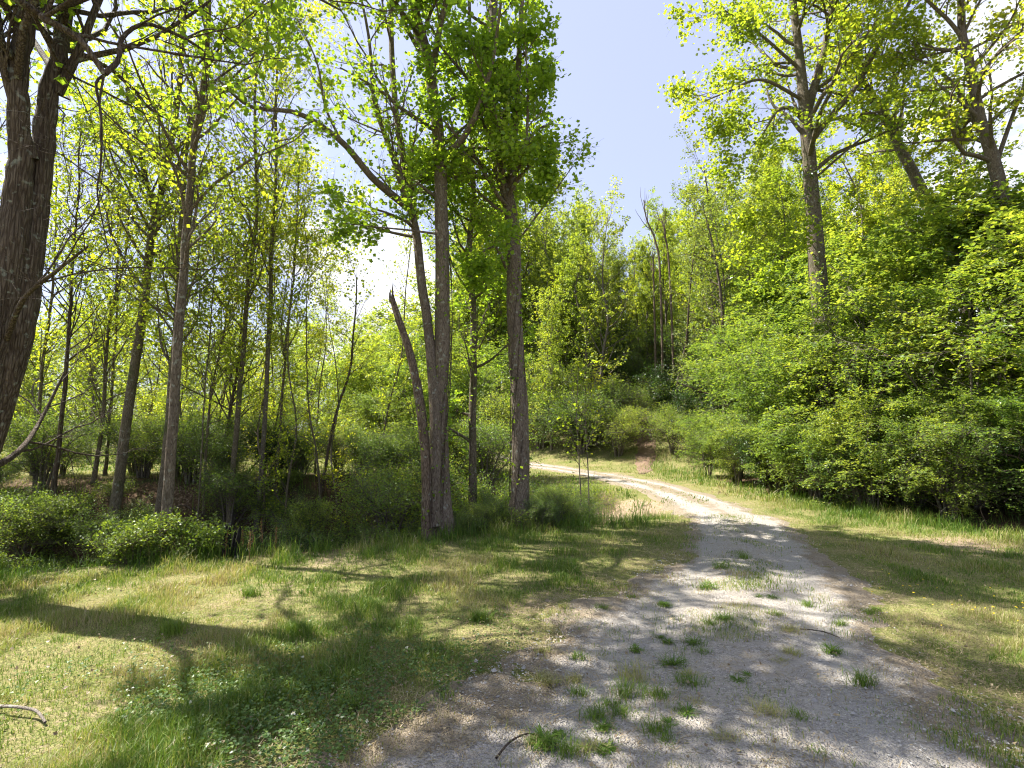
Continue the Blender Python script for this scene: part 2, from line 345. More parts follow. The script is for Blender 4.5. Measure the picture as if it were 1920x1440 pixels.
def gravel_mat():
    m, t, out = new_mat('crushed_stone')
    co = t.nodes.new('ShaderNodeTexCoord').outputs['Object']
    vs = []
    for sc in (70, 130, 240):
        vo = t.nodes.new('ShaderNodeTexVoronoi'); vo.inputs['Scale'].default_value = sc; t.links.new(co, vo.inputs['Vector']); vs.append(vo)
    big = noise(t, co, .9, 5, .62); mid = noise(t, co, 7, 5, .68); fine = noise(t, co, 160, 3, .6)
    rgb = t.nodes.new('ShaderNodeSeparateColor'); t.links.new(vs[0].outputs['Color'], rgb.inputs[0])
    rgb2 = t.nodes.new('ShaderNodeSeparateColor'); t.links.new(vs[1].outputs['Color'], rgb2.inputs[0])
    v = math_(t, 'ADD', math_(t, 'MULTIPLY', rgb.outputs[0], .45), math_(t, 'MULTIPLY', rgb2.outputs[1], .55))
    st = ramp(t, v, [(0, (0.151, 0.139, 0.124)), (.35, (0.297, 0.269, 0.241)), (.7, (0.434, 0.395, 0.353)), (1, (0.620, 0.566, 0.505))])
    du = ramp(t, math_(t, 'ADD', math_(t, 'MULTIPLY', mid, .6), math_(t, 'MULTIPLY', fine, .4)), [(.3, (0.268, 0.226, 0.172)), (.55, (0.373, 0.334, 0.283)), (.75, (0.462, 0.419, 0.360))])
    c = mixc(t, maprange(t, mid, .42, .62, .15, .8), st, du)
    rut = math_(t, 'MULTIPLY', attr(t, 'rut'), maprange(t, mid, .30, .62, .35, 1))
    c = mixc(t, math_(t, 'MULTIPLY', rut, .5), c, mixc(t, fine, (.30, .29, .27), (.40, .39, .37)))
    # trodden grass litter and soil towards the margins and in blotches
    e = attr(t, 'edge')
    s = math_(t, 'ADD', math_(t, 'SUBTRACT', math_(t, 'MULTIPLY', e, .95), math_(t, 'MULTIPLY', rut, .35)), math_(t, 'ADD', math_(t, 'MULTIPLY', math_(t, 'SUBTRACT', mid, .5), 1.5), math_(t, 'MULTIPLY', math_(t, 'SUBTRACT', big, .5), 1.1)))
    br = ramp(t, noise(t, co, 60, 4, .7), [(.3, (.13, .10, .07)), (.5, (.24, .19, .13)), (.7, (.36, .30, .21))])
    c = mixc(t, maprange(t, s, .28, .70, 0, .85), c, br)
    p = t.nodes.new('ShaderNodeBsdfPrincipled'); t.links.new(c, p.inputs['Base Color']); p.inputs['Roughness'].default_value = .9; p.inputs['Specular IOR Level'].default_value = .2
    h = math_(t, 'ADD', math_(t, 'MULTIPLY', vs[0].outputs['Distance'], -.9), math_(t, 'MULTIPLY', vs[1].outputs['Distance'], -.5))
    h = math_(t, 'ADD', h, math_(t, 'MULTIPLY', mid, 1.2))
    b = t.nodes.new('ShaderNodeBump'); b.inputs['Strength'].default_value = .9; b.inputs['Distance'].default_value = .02
    t.links.new(h, b.inputs['Height']); t.links.new(b.outputs[0], p.inputs['Normal'])
    t.links.new(p.outputs[0], out.inputs['Surface']); return m
def stone_mat():
    m, t, out = new_mat('loose_stone')
    c = ramp(t, attr(t), [(0, (0.213, 0.201, 0.184)), (.5, (0.362, 0.342, 0.310)), (.9, (0.525, 0.500, 0.460)), (1, (0.413, 0.342, 0.253))])
    p = t.nodes.new('ShaderNodeBsdfPrincipled'); t.links.new(c, p.inputs['Base Color']); p.inputs['Roughness'].default_value = .85
    t.links.new(p.outputs[0], out.inputs['Surface']); return m
def clay_mat():
    m, t, out = new_mat('red_clay')
    co = t.nodes.new('ShaderNodeTexCoord').outputs['Object']
    c = ramp(t, noise(t, co, 3, 6, .7), [(.3, (.10, .062, .040)), (.5, (.16, .10, .065)), (.7, (.20, .15, .09))])
    p = t.nodes.new('ShaderNodeBsdfPrincipled'); t.links.new(c, p.inputs['Base Color']); p.inputs['Roughness'].default_value = .95
    b = t.nodes.new('ShaderNodeBump'); b.inputs['Strength'].default_value = .7; t.links.new(noise(t, co, 9, 5, .7), b.inputs['Height']); t.links.new(b.outputs[0], p.inputs['Normal'])
    t.links.new(p.outputs[0], out.inputs['Surface']); return m
M['ground'] = ground_mat(); M['gravel'] = gravel_mat(); M['stone'] = stone_mat(); M['clay'] = clay_mat()

# ------------------------------------------------------------------ the setting: ground, road, track
def tag(o, label=None, cat=None, group=None, kind=None):
    if label: o['label'] = label
    if cat: o['category'] = cat
    if group: o['group'] = group
    if kind: o['kind'] = kind
    return o
def add_attr(o, name, vals):
    a = o.data.attributes.new(name, 'FLOAT', 'POINT'); a.data.foreach_set('value', np.asarray(vals, np.float32).ravel())
def litter_mask(x, y):
    g, _ = poly_dist(x, y, GULLY)
    m = (1 - sstep(1.6, 2.4, g + .5 * (fbm(x, y, .9, 4) - .5))) * (1 - sstep(2.0, 3.2, x))
    g1 = np.interp(x, [-30, -14, -7.5, -3.5, -1, .9], [5, 6.6, 7.6, 8.9, 10.2, 11])
    m = np.maximum(m, .95 * sstep(0, .6, y - g1) * (1 - sstep(2.6, 4.6, y - g1 + 1.5 * (fbm(x, y, .8, 6) - .5))) * (1 - sstep(-2.2, -.8, x)))
    th = sstep(0, .8, x - thicket_edge(y)) * (y > 5) * (1 - sstep(17, 20, y))
    return np.maximum(m, th)
def thicket_edge(y):
    return np.interp(y, [5, 7.5, 9, 10.5, 13, 17, 20, 24, 30], [9.4, 7.9, 7.0, 6.4, 6.5, 6.4, 6.2, 6.8, 9.0])
def geo(a, b, s0, g):
    r = [a]; s = s0
    while r[-1] < b: r.append(r[-1] + s); s *= g
    return r
xs = np.array(sorted({round(-v, 4) for v in geo(12.1, 420, .15, 1.12)} | {round(v, 4) for v in geo(12.1, 420, .15, 1.12)} | {round(v, 4) for v in np.arange(-12, 12.01, .12)}))
ys = np.array(sorted({round(-v, 4) for v in geo(2.1, 60, .2, 1.2)} | {round(v, 4) for v in np.arange(-2, 14.01, .12)} | {round(v, 4) for v in geo(14.1, 900, .15, 1.035)}))
X, Y = np.meshgrid(xs, ys)
Z = height(X, Y) + .02 * (fbm(X, Y, 3.5, 9, 2) - .5)
nx, ny = len(xs), len(ys); idx = np.arange(nx * ny).reshape(ny, nx)
q = np.stack([idx[:-1, :-1], idx[:-1, 1:], idx[1:, 1:], idx[1:, :-1]], -1)
acc = Acc(); acc.add(np.stack([X, Y, Z], -1), quads=q)
ground = acc.build('ground', M['ground'], smooth=True); tag(ground, kind='structure')
add_attr(ground, 'litter', litter_mask(X, Y))
bd = lambda x, y, r: np.clip(1 - np.hypot(X - x, Y - y) / r, 0, 1)
rdist, rwid = poly_dist(X, Y, ROAD)
dirt = .30 * (1 - sstep(0, 1.0, rdist - rwid)) + .8 * bd(6.5, 7.4, 1.6) + .9 * bd(2.6, 11.6, 1.2) + .6 * bd(-2.2, 6.6, 1.1) + .5 * bd(-4.5, 4.5, .9) + .3 * bd(5.4, 20.5, 2.0) + .35 * sstep(.60, .75, fbm(X, Y, .8, 31))
add_attr(ground, 'dirt', dirt)

def strip(path, name, mat, over=1.35, nt_=34, ds=.12, lift=.03, fall=.07):
    P = np.asarray(path); seg = np.r_[0, np.cumsum(np.hypot(*np.diff(P[:, :2], axis=0).T))]
    s = np.concatenate([np.arange(0, min(seg[-1], 20), ds), np.arange(20, seg[-1], ds * 4)]) if seg[-1] > 20 else np.arange(0, seg[-1], ds * 2)
    cx, cyy, wd = (np.interp(s, seg, P[:, i]) for i in range(3))
    tx, ty = np.gradient(cx, s), np.gradient(cyy, s); l = np.hypot(tx, ty); tx, ty = tx / l, ty / l
    t = np.linspace(-over, over, nt_)
    XX = cx[:, None] + ty[:, None] * wd[:, None] * t; YY = cyy[:, None] - tx[:, None] * wd[:, None] * t
    e = np.abs(t)[None] + (.38 * (fbm(XX, YY, 1.1, 12, 4) - .5) + .22 * (fbm(XX, YY, 5, 19, 3) - .5)) * 1.8
    ZZ = height(XX, YY) + lift - fall * sstep(.75, 1.2, e) + .012 * (fbm(XX, YY, 5, 14, 2) - .5) - .022 * np.exp(-((np.abs(t)[None] - .52) / .2) ** 2)
    ii = np.arange(XX.size).reshape(XX.shape)
    qq = np.stack([ii[:-1, :-1], ii[:-1, 1:], ii[1:, 1:], ii[1:, :-1]], -1)
    a = Acc(); a.add(np.stack([XX, YY, ZZ], -1), quads=qq[..., ::-1]); o = a.build(name, mat, smooth=True)
    far = .42 * sstep(8, 15, YY); cen = far + .4 * np.exp(-(t[None] / .22) ** 2) * np.ones_like(XX) * (.4 + sstep(4, 12, YY))
    add_attr(o, 'rut', np.exp(-((np.abs(t)[None] - .50 + .08 * (fbm(XX, YY, .7, 66) - .5)) / .15) ** 2) * np.ones_like(XX))
    add_attr(o, 'edge', np.clip(sstep(.35, 1.05, e) + cen, 0, 1)); return o
road = strip(ROAD, 'gravel_road', M['gravel']); tag(road, kind='structure')
track = strip(TRACK, 'dirt_track', M['clay'], 1.3, 14, .25, .04, .12); tag(track, kind='structure')

# ------------------------------------------------------------------ loose stones, clippings, grass
rng = np.random.default_rng(11)
def scatter(n, x0, x1, y0, y1, fall=0.0):
    """points denser near the camera: y drawn from a power law"""
    u = rng.uniform(0, 1, n)
    if fall: k = 1 - fall; y = (y0 ** k + u * (y1 ** k - y0 ** k)) ** (1 / k)
    else: y = y0 + u * (y1 - y0)
    return rng.uniform(x0, x1, n), y
def stones():
    x, y = scatter(120000, -1.6, 6, 1.7, 12, 1.6)
    d, wd = poly_dist(x, y, ROAD); e = d / wd + .5 * (fbm(x, y, 1.1, 12, 4) - .5)
    keep = (rng.uniform(0, 1, len(x)) < (1 - sstep(.75, 1.15, e)) * (.25 + .75 * sstep(.4, .65, fbm(x, y, 1.6, 21, 3))) * (1 - .75 * np.exp(-((d / wd - .50) / .17) ** 2))) & (np.abs(x) < y * 1.08 + .3)
    x, y = x[keep], y[keep]; n = len(x)
    z = height(x, y) + .02
    s = .003 + .006 * rng.uniform(0, 1, n) ** 3 + .010 * (rng.uniform(0, 1, n) > .992)
    s = s * (1 + .04 * y)
    base = np.array([(1, 0, 0), (0, 1, 0), (-1, 0, 0), (0, -1, 0), (0, 0, .75), (0, 0, -.75)])
    v = base[None] * s[:, None, None] * rng.uniform(.6, 1.35, (n, 6, 1))
    th = rng.uniform(0, 6.28, n); c, sn = np.cos(th)[:, None], np.sin(th)[:, None]
    v = np.stack([v[..., 0] * c - v[..., 1] * sn, v[..., 0] * sn + v[..., 1] * c, v[..., 2]], -1) + np.stack([x, y, z], -1)[:, None]
    f = np.array([(0, 1, 4), (1, 2, 4), (2, 3, 4), (3, 0, 4)])
    a = Acc(); a.add(v, tris=(np.arange(n) * 6)[:, None, None] + f[None], tint=np.repeat(rng.beta(1.6, 2.2, n), 6))
    tag(a.build('loose_stones', M['stone']), 'loose grey stones scattered over the gravel road', 'stones', kind='stuff')
stones()
def clippings():
    x, y = scatter(60000, -2, 6.5, 1.7, 12, 1.5)
    d, wd = poly_dist(x, y, ROAD); e = d / wd
    pr = (.2 + .8 * sstep(.42, .58, fbm(x, y, 2.2, 33, 4))) * (.5 + .5 * sstep(.3, .8, e)) * (1 - sstep(1.2, 1.5, e))
    keep = (rng.uniform(0, 1, len(x)) < pr) & (np.abs(x) < y * 1.08 + .3); x, y = x[keep], y[keep]; n = len(x)
    z = height(x, y) + .025 + .012 * rng.uniform(0, 1, n)
    th = rng.uniform(0, 6.28, n); L = rng.uniform(.015, .07, n); wv = rng.uniform(.0008, .002, n) * (1 + .12 * y)
    d1 = np.stack([np.cos(th), np.sin(th), rng.uniform(-.15, .3, n)], -1) * L[:, None]; d2 = np.stack([-np.sin(th), np.cos(th), 0 * th], -1) * wv[:, None]
    p = np.stack([x, y, z], -1); v = np.stack([p - d2, p + d2, p + d1 * .5 + d2 + [0, 0, .004], p + d1 * .5 - d2 + [0, 0, .004], p + d1], 1)
    b = (np.arange(n) * 5)[:, None, None]
    a = Acc(); a.add(v, quads=b + np.array([(0, 1, 2, 3)])[None], tris=b + np.array([(3, 2, 4)])[None], tint=np.repeat(rng.uniform(0, 1, n), 5))
    tag(a.build('dry_clippings', M['straw']), 'dry grass clippings strewn over the gravel road', 'clippings', kind='stuff')
clippings()
def blades(acc, x, y, h, wd, tint, lean=.35, z=None):
    n = len(x); z = (height(x, y) + .03 * (road_e(x, y) < .05)) if z is None else z
    th = rng.uniform(0, 6.28, n); ln = np.abs(rng.normal(lean, .25, n)) * h
    dirv = np.stack([np.cos(th), np.sin(th), 0 * th], -1); ph = th + rng.normal(1.57, .5, n)
    sd = np.stack([np.cos(ph), np.sin(ph), 0 * th], -1) * (wd / 2)[:, None]
    p = np.stack([x, y, z - .01], -1); up = np.array([0, 0, 1.])
    m1 = p + dirv * (ln * .3)[:, None] + up * (h * .55)[:, None]; tip = p + dirv * ln[:, None] + up * (h * np.clip(1 - .25 * ln / np.maximum(h, .01), .3, 1))[:, None]
    v = np.stack([p - sd, p + sd, m1 + sd * .8, m1 - sd * .8, tip], 1)
    b = (np.arange(n) * 5)[:, None, None]
    acc.add(v, quads=b + np.array([(0, 1, 2, 3)])[None], tris=b + np.array([(3, 2, 4)])[None], tint=np.repeat(tint, 5))
def road_e(x, y):
    d, wd = poly_dist(x, y, ROAD); return (d - wd) + .55 * (fbm(x, y, 1.1, 12, 4) - .5)
def lawn():
    a = Acc()
    for n, y0, y1, hs, ws in ((340000, 1.8, 5.2, 1.0, .0032), (260000, 5.2, 11.5, 1.05, .0055), (110000, 11.5, 32, 1.25, .016)):
        x, y = scatter(n, -1, 1, y0, y1, .6); x = x * (y * 1.14 + .9)
        g, _ = poly_dist(x, y, GULLY); e = road_e(x, y)
        cl = fbm(x, y, 2.6, 41, 3); bigc = fbm(x, y, .7, 44, 2)
        pr = sstep(-.05, .45, e) * (.35 + .65 * sstep(.30, .55, cl))
        dd, ww = poly_dist(x, y, ROAD); mid_ = np.exp(-(dd / (.28 * ww)) ** 2)
        pr = np.maximum(pr, 1.0 * mid_ * (.22 + .78 * sstep(3.3, 5.0, y)) * sstep(.38, .52, fbm(x, y, 1.7, 47, 3)))
        pr = np.maximum(pr, .16 * sstep(.60, .70, fbm(x, y, 3.1, 48, 3)) * (e < .2))
        pr = np.maximum(pr, .5 * sstep(.35, .9, dd / ww) * sstep(.50, .62, fbm(x, y, 1.9, 49, 3)) * (e < .3))
        pr = pr * (1 - litter_mask(x, y) * .92)
        keep = rng.uniform(0, 1, n) < pr; x, y, cl, bigc, e, g = x[keep], y[keep], cl[keep], bigc[keep], e[keep], g[keep]; n = len(x)
        h = (.028 + .065 * sstep(.35, .75, cl) + .02 * bigc) * hs * rng.uniform(.5, 1.4, n)
        near_edge = np.where(x < 3, 1 - sstep(1.9, 3.0, g), 0); te = sstep(-1.3, .1, x - thicket_edge(y)) * (y > 5)
        ed = np.maximum(near_edge, te); h = h * (1 + 1.3 * ed * rng.uniform(.2, 1.6, n)) * (.45 + .55 * sstep(0, .8, e))
        dry = sstep(.42, .70, fbm(x, y, 1.1, 51, 3)) * .5 + .18 * rng.standard_normal(n) + .17 - .22 * ed + .12 * (1 - sstep(0, .7, e))
        dry = dry + .42 * (rng.uniform(0, 1, n) < .10)
        blades(a, x, y, h, ws * rng.uniform(.6, 1.4, n), np.clip(dry, 0, 1), .45)
    tag(a.build('grass', M['grass']), 'short mown grass with straw patches beside the gravel road', 'grass', kind='stuff')
lawn()
def tallgrass():
    a = Acc(); n = 60000
    x, y = scatter(n, -1, 1, 4, 26, .9); x = x * (y * 1.14 + .9)
    g, gd = poly_dist(x, y, GULLY); e = road_e(x, y)
    side = (np.abs(g - 1.75) < .45) & (x < 2.6); far = (y > 11) & (y < 16) & (x > -2.5) & (x < 2.4) & (e > .4)
    th = (np.abs(x - thicket_edge(y) + .1) < .55) & (y > 5) & (y < 24)
    pr = (side * 1.0 + far * .5 + th * 1.0) * sstep(.35, .6, fbm(x, y, 1.4, 61, 3))
    keep = rng.uniform(0, 1, n) < pr; x, y = x[keep], y[keep]; n = len(x)
    blades(a, x, y, rng.uniform(.12, .42, n) * np.where(x > 3, .6, 1), rng.uniform(.005, .010, n) * (.7 + y * .06), np.clip(.14 + .14 * rng.standard_normal(n) + .4 * (rng.uniform(0, 1, n) < .12), 0, 1), .4)
    tag(a.build('tall_grass', M['grass']), 'long uncut grass fringing the ditch and the thicket', 'grass', kind='stuff')
tallgrass()
def fallen_leaves():
    a = Acc(); n = 1500; x, y = scatter(n, -1, 1, 1.8, 9, .9); x = x * (y * 1.14 + .9); g, _ = poly_dist(x, y, GULLY); k = (g > 1.4) | (x > 3); x, y = x[k], y[k]; n = len(x)
    leaves(a, np.stack([x, y, height(x, y) + .03 + .02 * rng.uniform(0, 1, n)], -1), .024, rng, 'wide', 1.0, 0, tvar=1)
    tag(a.build('leaf_litter', M['straw']), 'small brown dead leaves scattered over grass and gravel', 'leaf litter', kind='stuff')
fallen_leaves()
def clover():
    a = Acc(); fl = Acc(); n = 16000
    x, y = rng.normal(-1.1, .95, n), rng.normal(3.0, .62, n); keep = (y > 1.8) & (road_e(x, y) > -.12) & (fbm(x, y, 2, 71, 3) > .46); x, y = x[keep], y[keep]; n = len(x)
    z = height(x, y) + rng.uniform(.02, .07, n)
    leaves(a, np.stack([x, y, z], -1), .022, rng, 'wide', 2.2, 0, tvar=.9)
    o = tag(a.build('clover', M['shrub']), 'low green clover spreading beside the gravel edge', 'clover', kind='stuff')
    return x, y, z
cx_, cy_, cz_ = clover()

# ------------------------------------------------------------------ things: roots, copies
def root(name, loc, label, cat, group=None):
    o = bpy.data.objects.new(name, None); S.collection.objects.link(o); o.location = loc; o.empty_display_size = .2
    return tag(o, label, cat, group)
KIDS = {}
def dup(r, loc, rz=0, sc=1.0, label=None, group=None, tilt=(0, 0)):
    c = r.copy(); S.collection.objects.link(c); c.location = loc; c.rotation_euler = (tilt[0], tilt[1], rz)
    c.scale = (sc, sc, sc) if np.isscalar(sc) else sc
    if label: c['label'] = label
    if group: c['group'] = group
    for ch in r.children:
        k = ch.copy(); S.collection.objects.link(k); k.parent = c
    return c

def plant(name, label, cat, base, stems, bark, leafm, seed, group=None, limbs=(), lv1=(30, .25, .98, .9, 1.8, .5), up1=.10, lv2=(7, .6, .35), lv3=(5, .3), leafn=9, leafsz=.09, kind='lobed',
          upb=.9, flat=0., wob=.16, droop=.3, lump=.045, sides=12, nst=28, up2=.03, spread=.05, barknames=('trunk', 'branches', 'crown'), envelope=None, shrink=.45, l1pow=1.0, limbn=5, twig=1.0, gap=.8, gapf=1.5, leafmask=None, flare=.5):
    """stems: lists of (x,y,z,r) in world space. lv1 = (per stem, t0, t1, angle, length, end factor)"""
    rg = np.random.default_rng(seed); base = np.asarray(base, float)
    rt = root(name, tuple(base), label, cat, group)
    tr = Acc(); br = Acc(); cr = Acc()
    PS, RS = [], []
    for i, s in enumerate(stems):
        c = catmull(np.asarray(s, float), nst); P = c[:, :3] + np.cumsum(rg.standard_normal((nst, 3)), 0) * .006 * np.array([1, 1, 0]); Rr = np.maximum(c[:, 3], .004)
        PS.append(P); RS.append(Rr)
    PS, RS = np.stack(PS), np.stack(RS)
    RSf = RS.copy(); hgt = PS[..., 2] - base[2]; RSf *= 1 + flare * np.exp(-np.clip(hgt, 0, 9) / .22)
    tubes(tr, PS, RSf, sides, .5, lump, rg)
    P0, D0, t, rp = spawn(PS, RS, lv1[0], lv1[1], lv1[2], lv1[3], rg, .18, shrink=shrink)
    L = lv1[4] * (1 - (1 - lv1[5]) * ((t - lv1[1]) / (lv1[2] - lv1[1])) ** l1pow) * rg.uniform(.6, 1.2, len(t))
    B1, R1 = shoots(P0, D0, L, np.clip(rp, .006, .02 + .018 * L), 7, wob, up1, rg)
    lim = []
    for l in limbs:
        c = catmull(np.asarray(l, float), 8); lim.append((c[:, :3], c[:, 3]))
    if lim:
        LP = np.stack([catmull(np.asarray(l, float), 20)[:, :3] for l in limbs]); LR = np.stack([catmull(np.asarray(l, float), 20)[:, 3] for l in limbs])
        tubes(br, LP, LR, 8, .5, .05, rg)
        p0, d0, tt, rr = spawn(LP, LR, limbn, .3, 1, .8, rg, .25, shrink=.5)
        LL = .5 * lv1[4] * rg.uniform(.5, 1.2, len(tt))
        b1, r1 = shoots(p0, d0, LL, np.clip(rr, .004, .018), 7, wob, up1, rg); B1 = np.concatenate([B1, b1]); R1 = np.concatenate([R1, r1]); L = np.concatenate([L, LL])
    tubes(br, B1, R1, 6)
    P0, D0, t, rp = spawn(B1, R1, lv2[0], .18, 1, lv2[1], rg, .2, flat, .6)
    L2 = np.repeat(L, lv2[0]) * lv2[2] * (1.15 - .6 * t) * rg.uniform(.6, 1.3, len(t))
    B2, R2 = shoots(P0, D0, L2, np.clip(rp * twig, .002, .012 * twig), 5, wob * 1.1, up2, rg); tubes(br, B2, R2, 4)
    P0, D0, t, rp = spawn(B2, R2, lv3[0], .2, 1, .7, rg, .25, flat, .6)
    L3 = lv3[1] * rg.uniform(.5, 1.3, len(t))
    B3, R3 = shoots(P0, D0, L3, np.full(len(t), .002 * twig), 3, wob, up2 - .02, rg, .5); tubes(br, B3, R3, 3)
    pos, dr, _, _ = spawn(B3, R3, leafn, .1, 1.1, .9, rg, .3, flat)
    pos = pos + spread * rg.standard_normal(pos.shape) * np.array([1, 1, .8])
    if gap:
        n3 = .5 * vnoise(pos[:, 0] + .5 * pos[:, 2], pos[:, 1] - .3 * pos[:, 2], gapf, seed) + .5 * vnoise(pos[:, 2] * 1.1 + 7, pos[:, 0] - pos[:, 1], gapf, seed + 5)
        k = rg.uniform(0, 1, len(pos)) < 1 - gap * (1 - sstep(.38, .56, n3)); pos, dr = pos[k], dr[k]
    if leafmask is not None:
        k = leafmask(pos, rg); pos, dr = pos[k], dr[k]
    leaves(cr, pos, leafsz, rg, kind, upb, droop, dr, seed=seed * 1.3)
    tr.build(barknames[0], M[bark], rt, base, True); br.build(barknames[1], M[bark], rt, base, True); cr.build(barknames[2], M[leafm], rt, base)
    return rt
def stem(pts, rads):
    """pts: (px, py, y) triples; rads: metre radii at both ends (power taper)"""
    n = len(pts); f = np.linspace(0, 1, n)
    return [(*W(*p), rads[0] + (rads[1] - rads[0]) * f[i]) for i, p in enumerate(pts)]
def based(s, sink=.12):
    """put the first point of a stem on the ground"""
    x, y, z, r = s[0]; g = hz(x, y); s[0] = (x, y, g - sink, r); return s, (x, y, g)

# ---- hero trees -------------------------------------------------------------
# A: dark twin trunk at the left edge
a1, bA = based(stem([(-110, 1010, 5.0), (-40, 780, 5.0), (20, 480, 5.0), (47, 300, 5.0), (50, 170, 4.95), (72, 20, 4.9), (130, -400, 4.7), (180, -900, 4.6)], (.26, .05)))
a2 = stem([(-75, 940, 5.1), (20, 660, 5.12), (60, 480, 5.15), (86, 340, 5.2), (100, 200, 5.2), (122, 110, 5.2), (130, 0, 5.3), (170, -500, 5.4), (300, -1000, 5.6)], (.20, .05))
for k, r in enumerate((.19, .165, .135, .095, .084, .074, .06, .03)): a1[k] = (*a1[k][:3], r)
for k, r in enumerate((.16, .15, .13, .11, .088, .075, .066, .05, .03)): a2[k] = (*a2[k][:3], r)
LA = [stem([(108, 175, 5.2), (150, 90, 5.2), (200, -30, 5.3), (330, -300, 5.6)], (.05, .02)),
      stem([(60, 300, 5.0), (10, 130, 4.8), (-20, -60, 4.5)], (.06, .03)),
      stem([(-10, 420, 5.0), (-60, 200, 4.8), (-160, 0, 4.5)], (.06, .03)),
      stem([(10, 640, 5.0), (45, 560, 4.7), (110, 505, 4.5), (165, 462, 4.4)], (.03, .008)),
      stem([(-60, 900, 5.1), (30, 850, 5.6), (75, 790, 6.2), (120, 700, 6.5)], (.04, .012))]
plant('twin_trunk_tree', 'dark furrowed tree with two merged trunks at the edge of the lawn, the thickest trunk', 'tree', bA, [a1, a2], 'bark_dark', 'poplar', 101, limbs=LA,
      lv1=(20, .55, .99, 1.0, 3.8, .75), lv2=(7, .6, .35), lv3=(4, .34), leafn=17, leafsz=.07, gap=.55, leafmask=lambda p, r: (p[:, 2] > 5.2) & (r.uniform(0, 1, len(p)) < np.clip((p[:, 2] - 5.0) / 3.2, 0, 1)), lump=.04, sides=28, nst=70, flare=.3)
# overhanging limb with hanging branch, crossing the top of the view (belongs to a tree behind the camera, to the left)
hb = (-4.4, -1.2, hz(-4.4, -1.2)); H = [(hb[0], hb[1], hb[2] - .1, .17), (-4.3, -1.0, 2.2, .14), (-4.2, -.6, 4.3, .14), (-3.9, -.2, 7.5, .1), (-3.7, .2, 11, .04)]
l1 = [(-4.2, -.6, 4.1, .06), (-4.1, 1.2, 4.75, .045)] + stem([(20, -10, 3.5), (85, 35, 3.6), (150, 75, 3.7), (197, 140, 3.8)], (.034, .020))
l2 = stem([(197, 140, 3.8), (180, 158, 3.82), (190, 220, 3.85), (189, 310, 3.9), (182, 360, 3.9), (195, 430, 3.9), (205, 480, 3.9)], (.012, .003))
l3 = stem([(197, 138, 3.8), (222, 112, 3.85), (230, 70, 3.9), (275, 45, 4.0), (345, 72, 4.2), (384, 100, 4.3), (370, 122, 4.35)], (.022, .009))
l4 = stem([(345, 72, 4.2), (400, 55, 4.4), (455, 90, 4.7), (520, 110, 5.0)], (.008, .004))
l5 = [(-4.0, -.3, 6.0, .05), (-3.0, 1.5, 6.4, .03)] + stem([(330, -200, 4), (500, -60, 4.4), (640, 20, 4.8)], (.03, .008))
plant('overhanging_tree', 'tree standing behind the viewer whose crooked limb hangs into the sky beside the twin trunk', 'tree', hb, [H], 'bark_dark', 'poplar', 102, limbs=[l1, l2, l3, l4, l5],
      lv1=(14, .5, .98, 1.0, 3.4, .6), lv2=(6, .6, .4), lv3=(4, .28), leafn=3, leafsz=.065, sides=16, nst=30, leafmask=lambda p, r: (np.hypot(p[:, 0], p[:, 1]) > 2.4) & ((p[:, 2] > 4.6)))

# C: centre group of poplars
c2, bC2 = based(stem([(830, 1010, 8.2), (826, 800, 8.2), (832, 600, 8.2), (829, 400, 8.2), (825, 280, 8.2), (800, 100, 8.25), (775, 0, 8.3), (760, -500, 8.4), (770, -1100, 8.4)], (.19, .05)))
for k, r in enumerate((.155, .135, .125, .112, .105, .09, .075, .05, .03)): c2[k] = (*c2[k][:3], r)
c3 = stem([(812, 985, 8.0), (815, 800, 8.05), (805, 640, 8.2), (785, 500, 8.3), (765, 388, 8.4), (747, 300, 8.5), (727, 120, 8.7), (720, -200, 8.9), (690, -600, 9)], (.10, .03))
LC = [stem([(765, 390, 8.4), (735, 290, 8.2), (702, 190, 8.1), (690, 60, 8.0), (650, -120, 7.8)], (.055, .012)),
      stem([(763, 388, 8.4), (700, 335, 8.0), (640, 265, 7.6), (560, 213, 7.2), (470, 200, 6.9), (410, 150, 6.6)], (.07, .012)),
      stem([(640, 265, 7.6), (610, 200, 7.4), (595, 120, 7.2), (560, 40, 7.0)], (.022, .008)),
      stem([(829, 440, 8.2), (770, 432, 7.9), (700, 425, 7.6), (640, 418, 7.3)], (.022, .006)),
      stem([(830, 300, 8.2), (880, 240, 7.9), (920, 130, 7.6), (940, 0, 7.3)], (.06, .02)),
      stem([(810, 130, 8.2), (840, -10, 7.8), (900, -140, 7.4)], (.06, .02)),
      stem([(800, 90, 8.2), (760, -40, 7.6), (700, -160, 7.2)], (.06, .02))]
plant('forked_poplar', 'tall poplar with a pale straight trunk and a forked second stem beside the snag', 'tree', bC2, [c2, c3], 'bark', 'poplar', 111, limbs=LC,
      leafmask=lambda p, r: (p[:, 0] > -1.75) | (r.uniform(0, 1, len(p)) < .34), lv1=(24, .40, .99, .95, 1.35, 1.5), lv2=(8, .7, .42), lv3=(5, .28), leafn=13, leafsz=.068, gap=.68, flare=.8, sides=20, nst=50, up1=.04, spread=.06)
c4, bC4 = based(stem([(888, 985, 9.6), (887, 800, 9.6), (889, 600, 9.6), (880, 470, 9.6), (888, 380, 9.6), (884, 270, 9.6), (880, 0, 9.6), (870, -500, 9.6)], (.08, .025)))
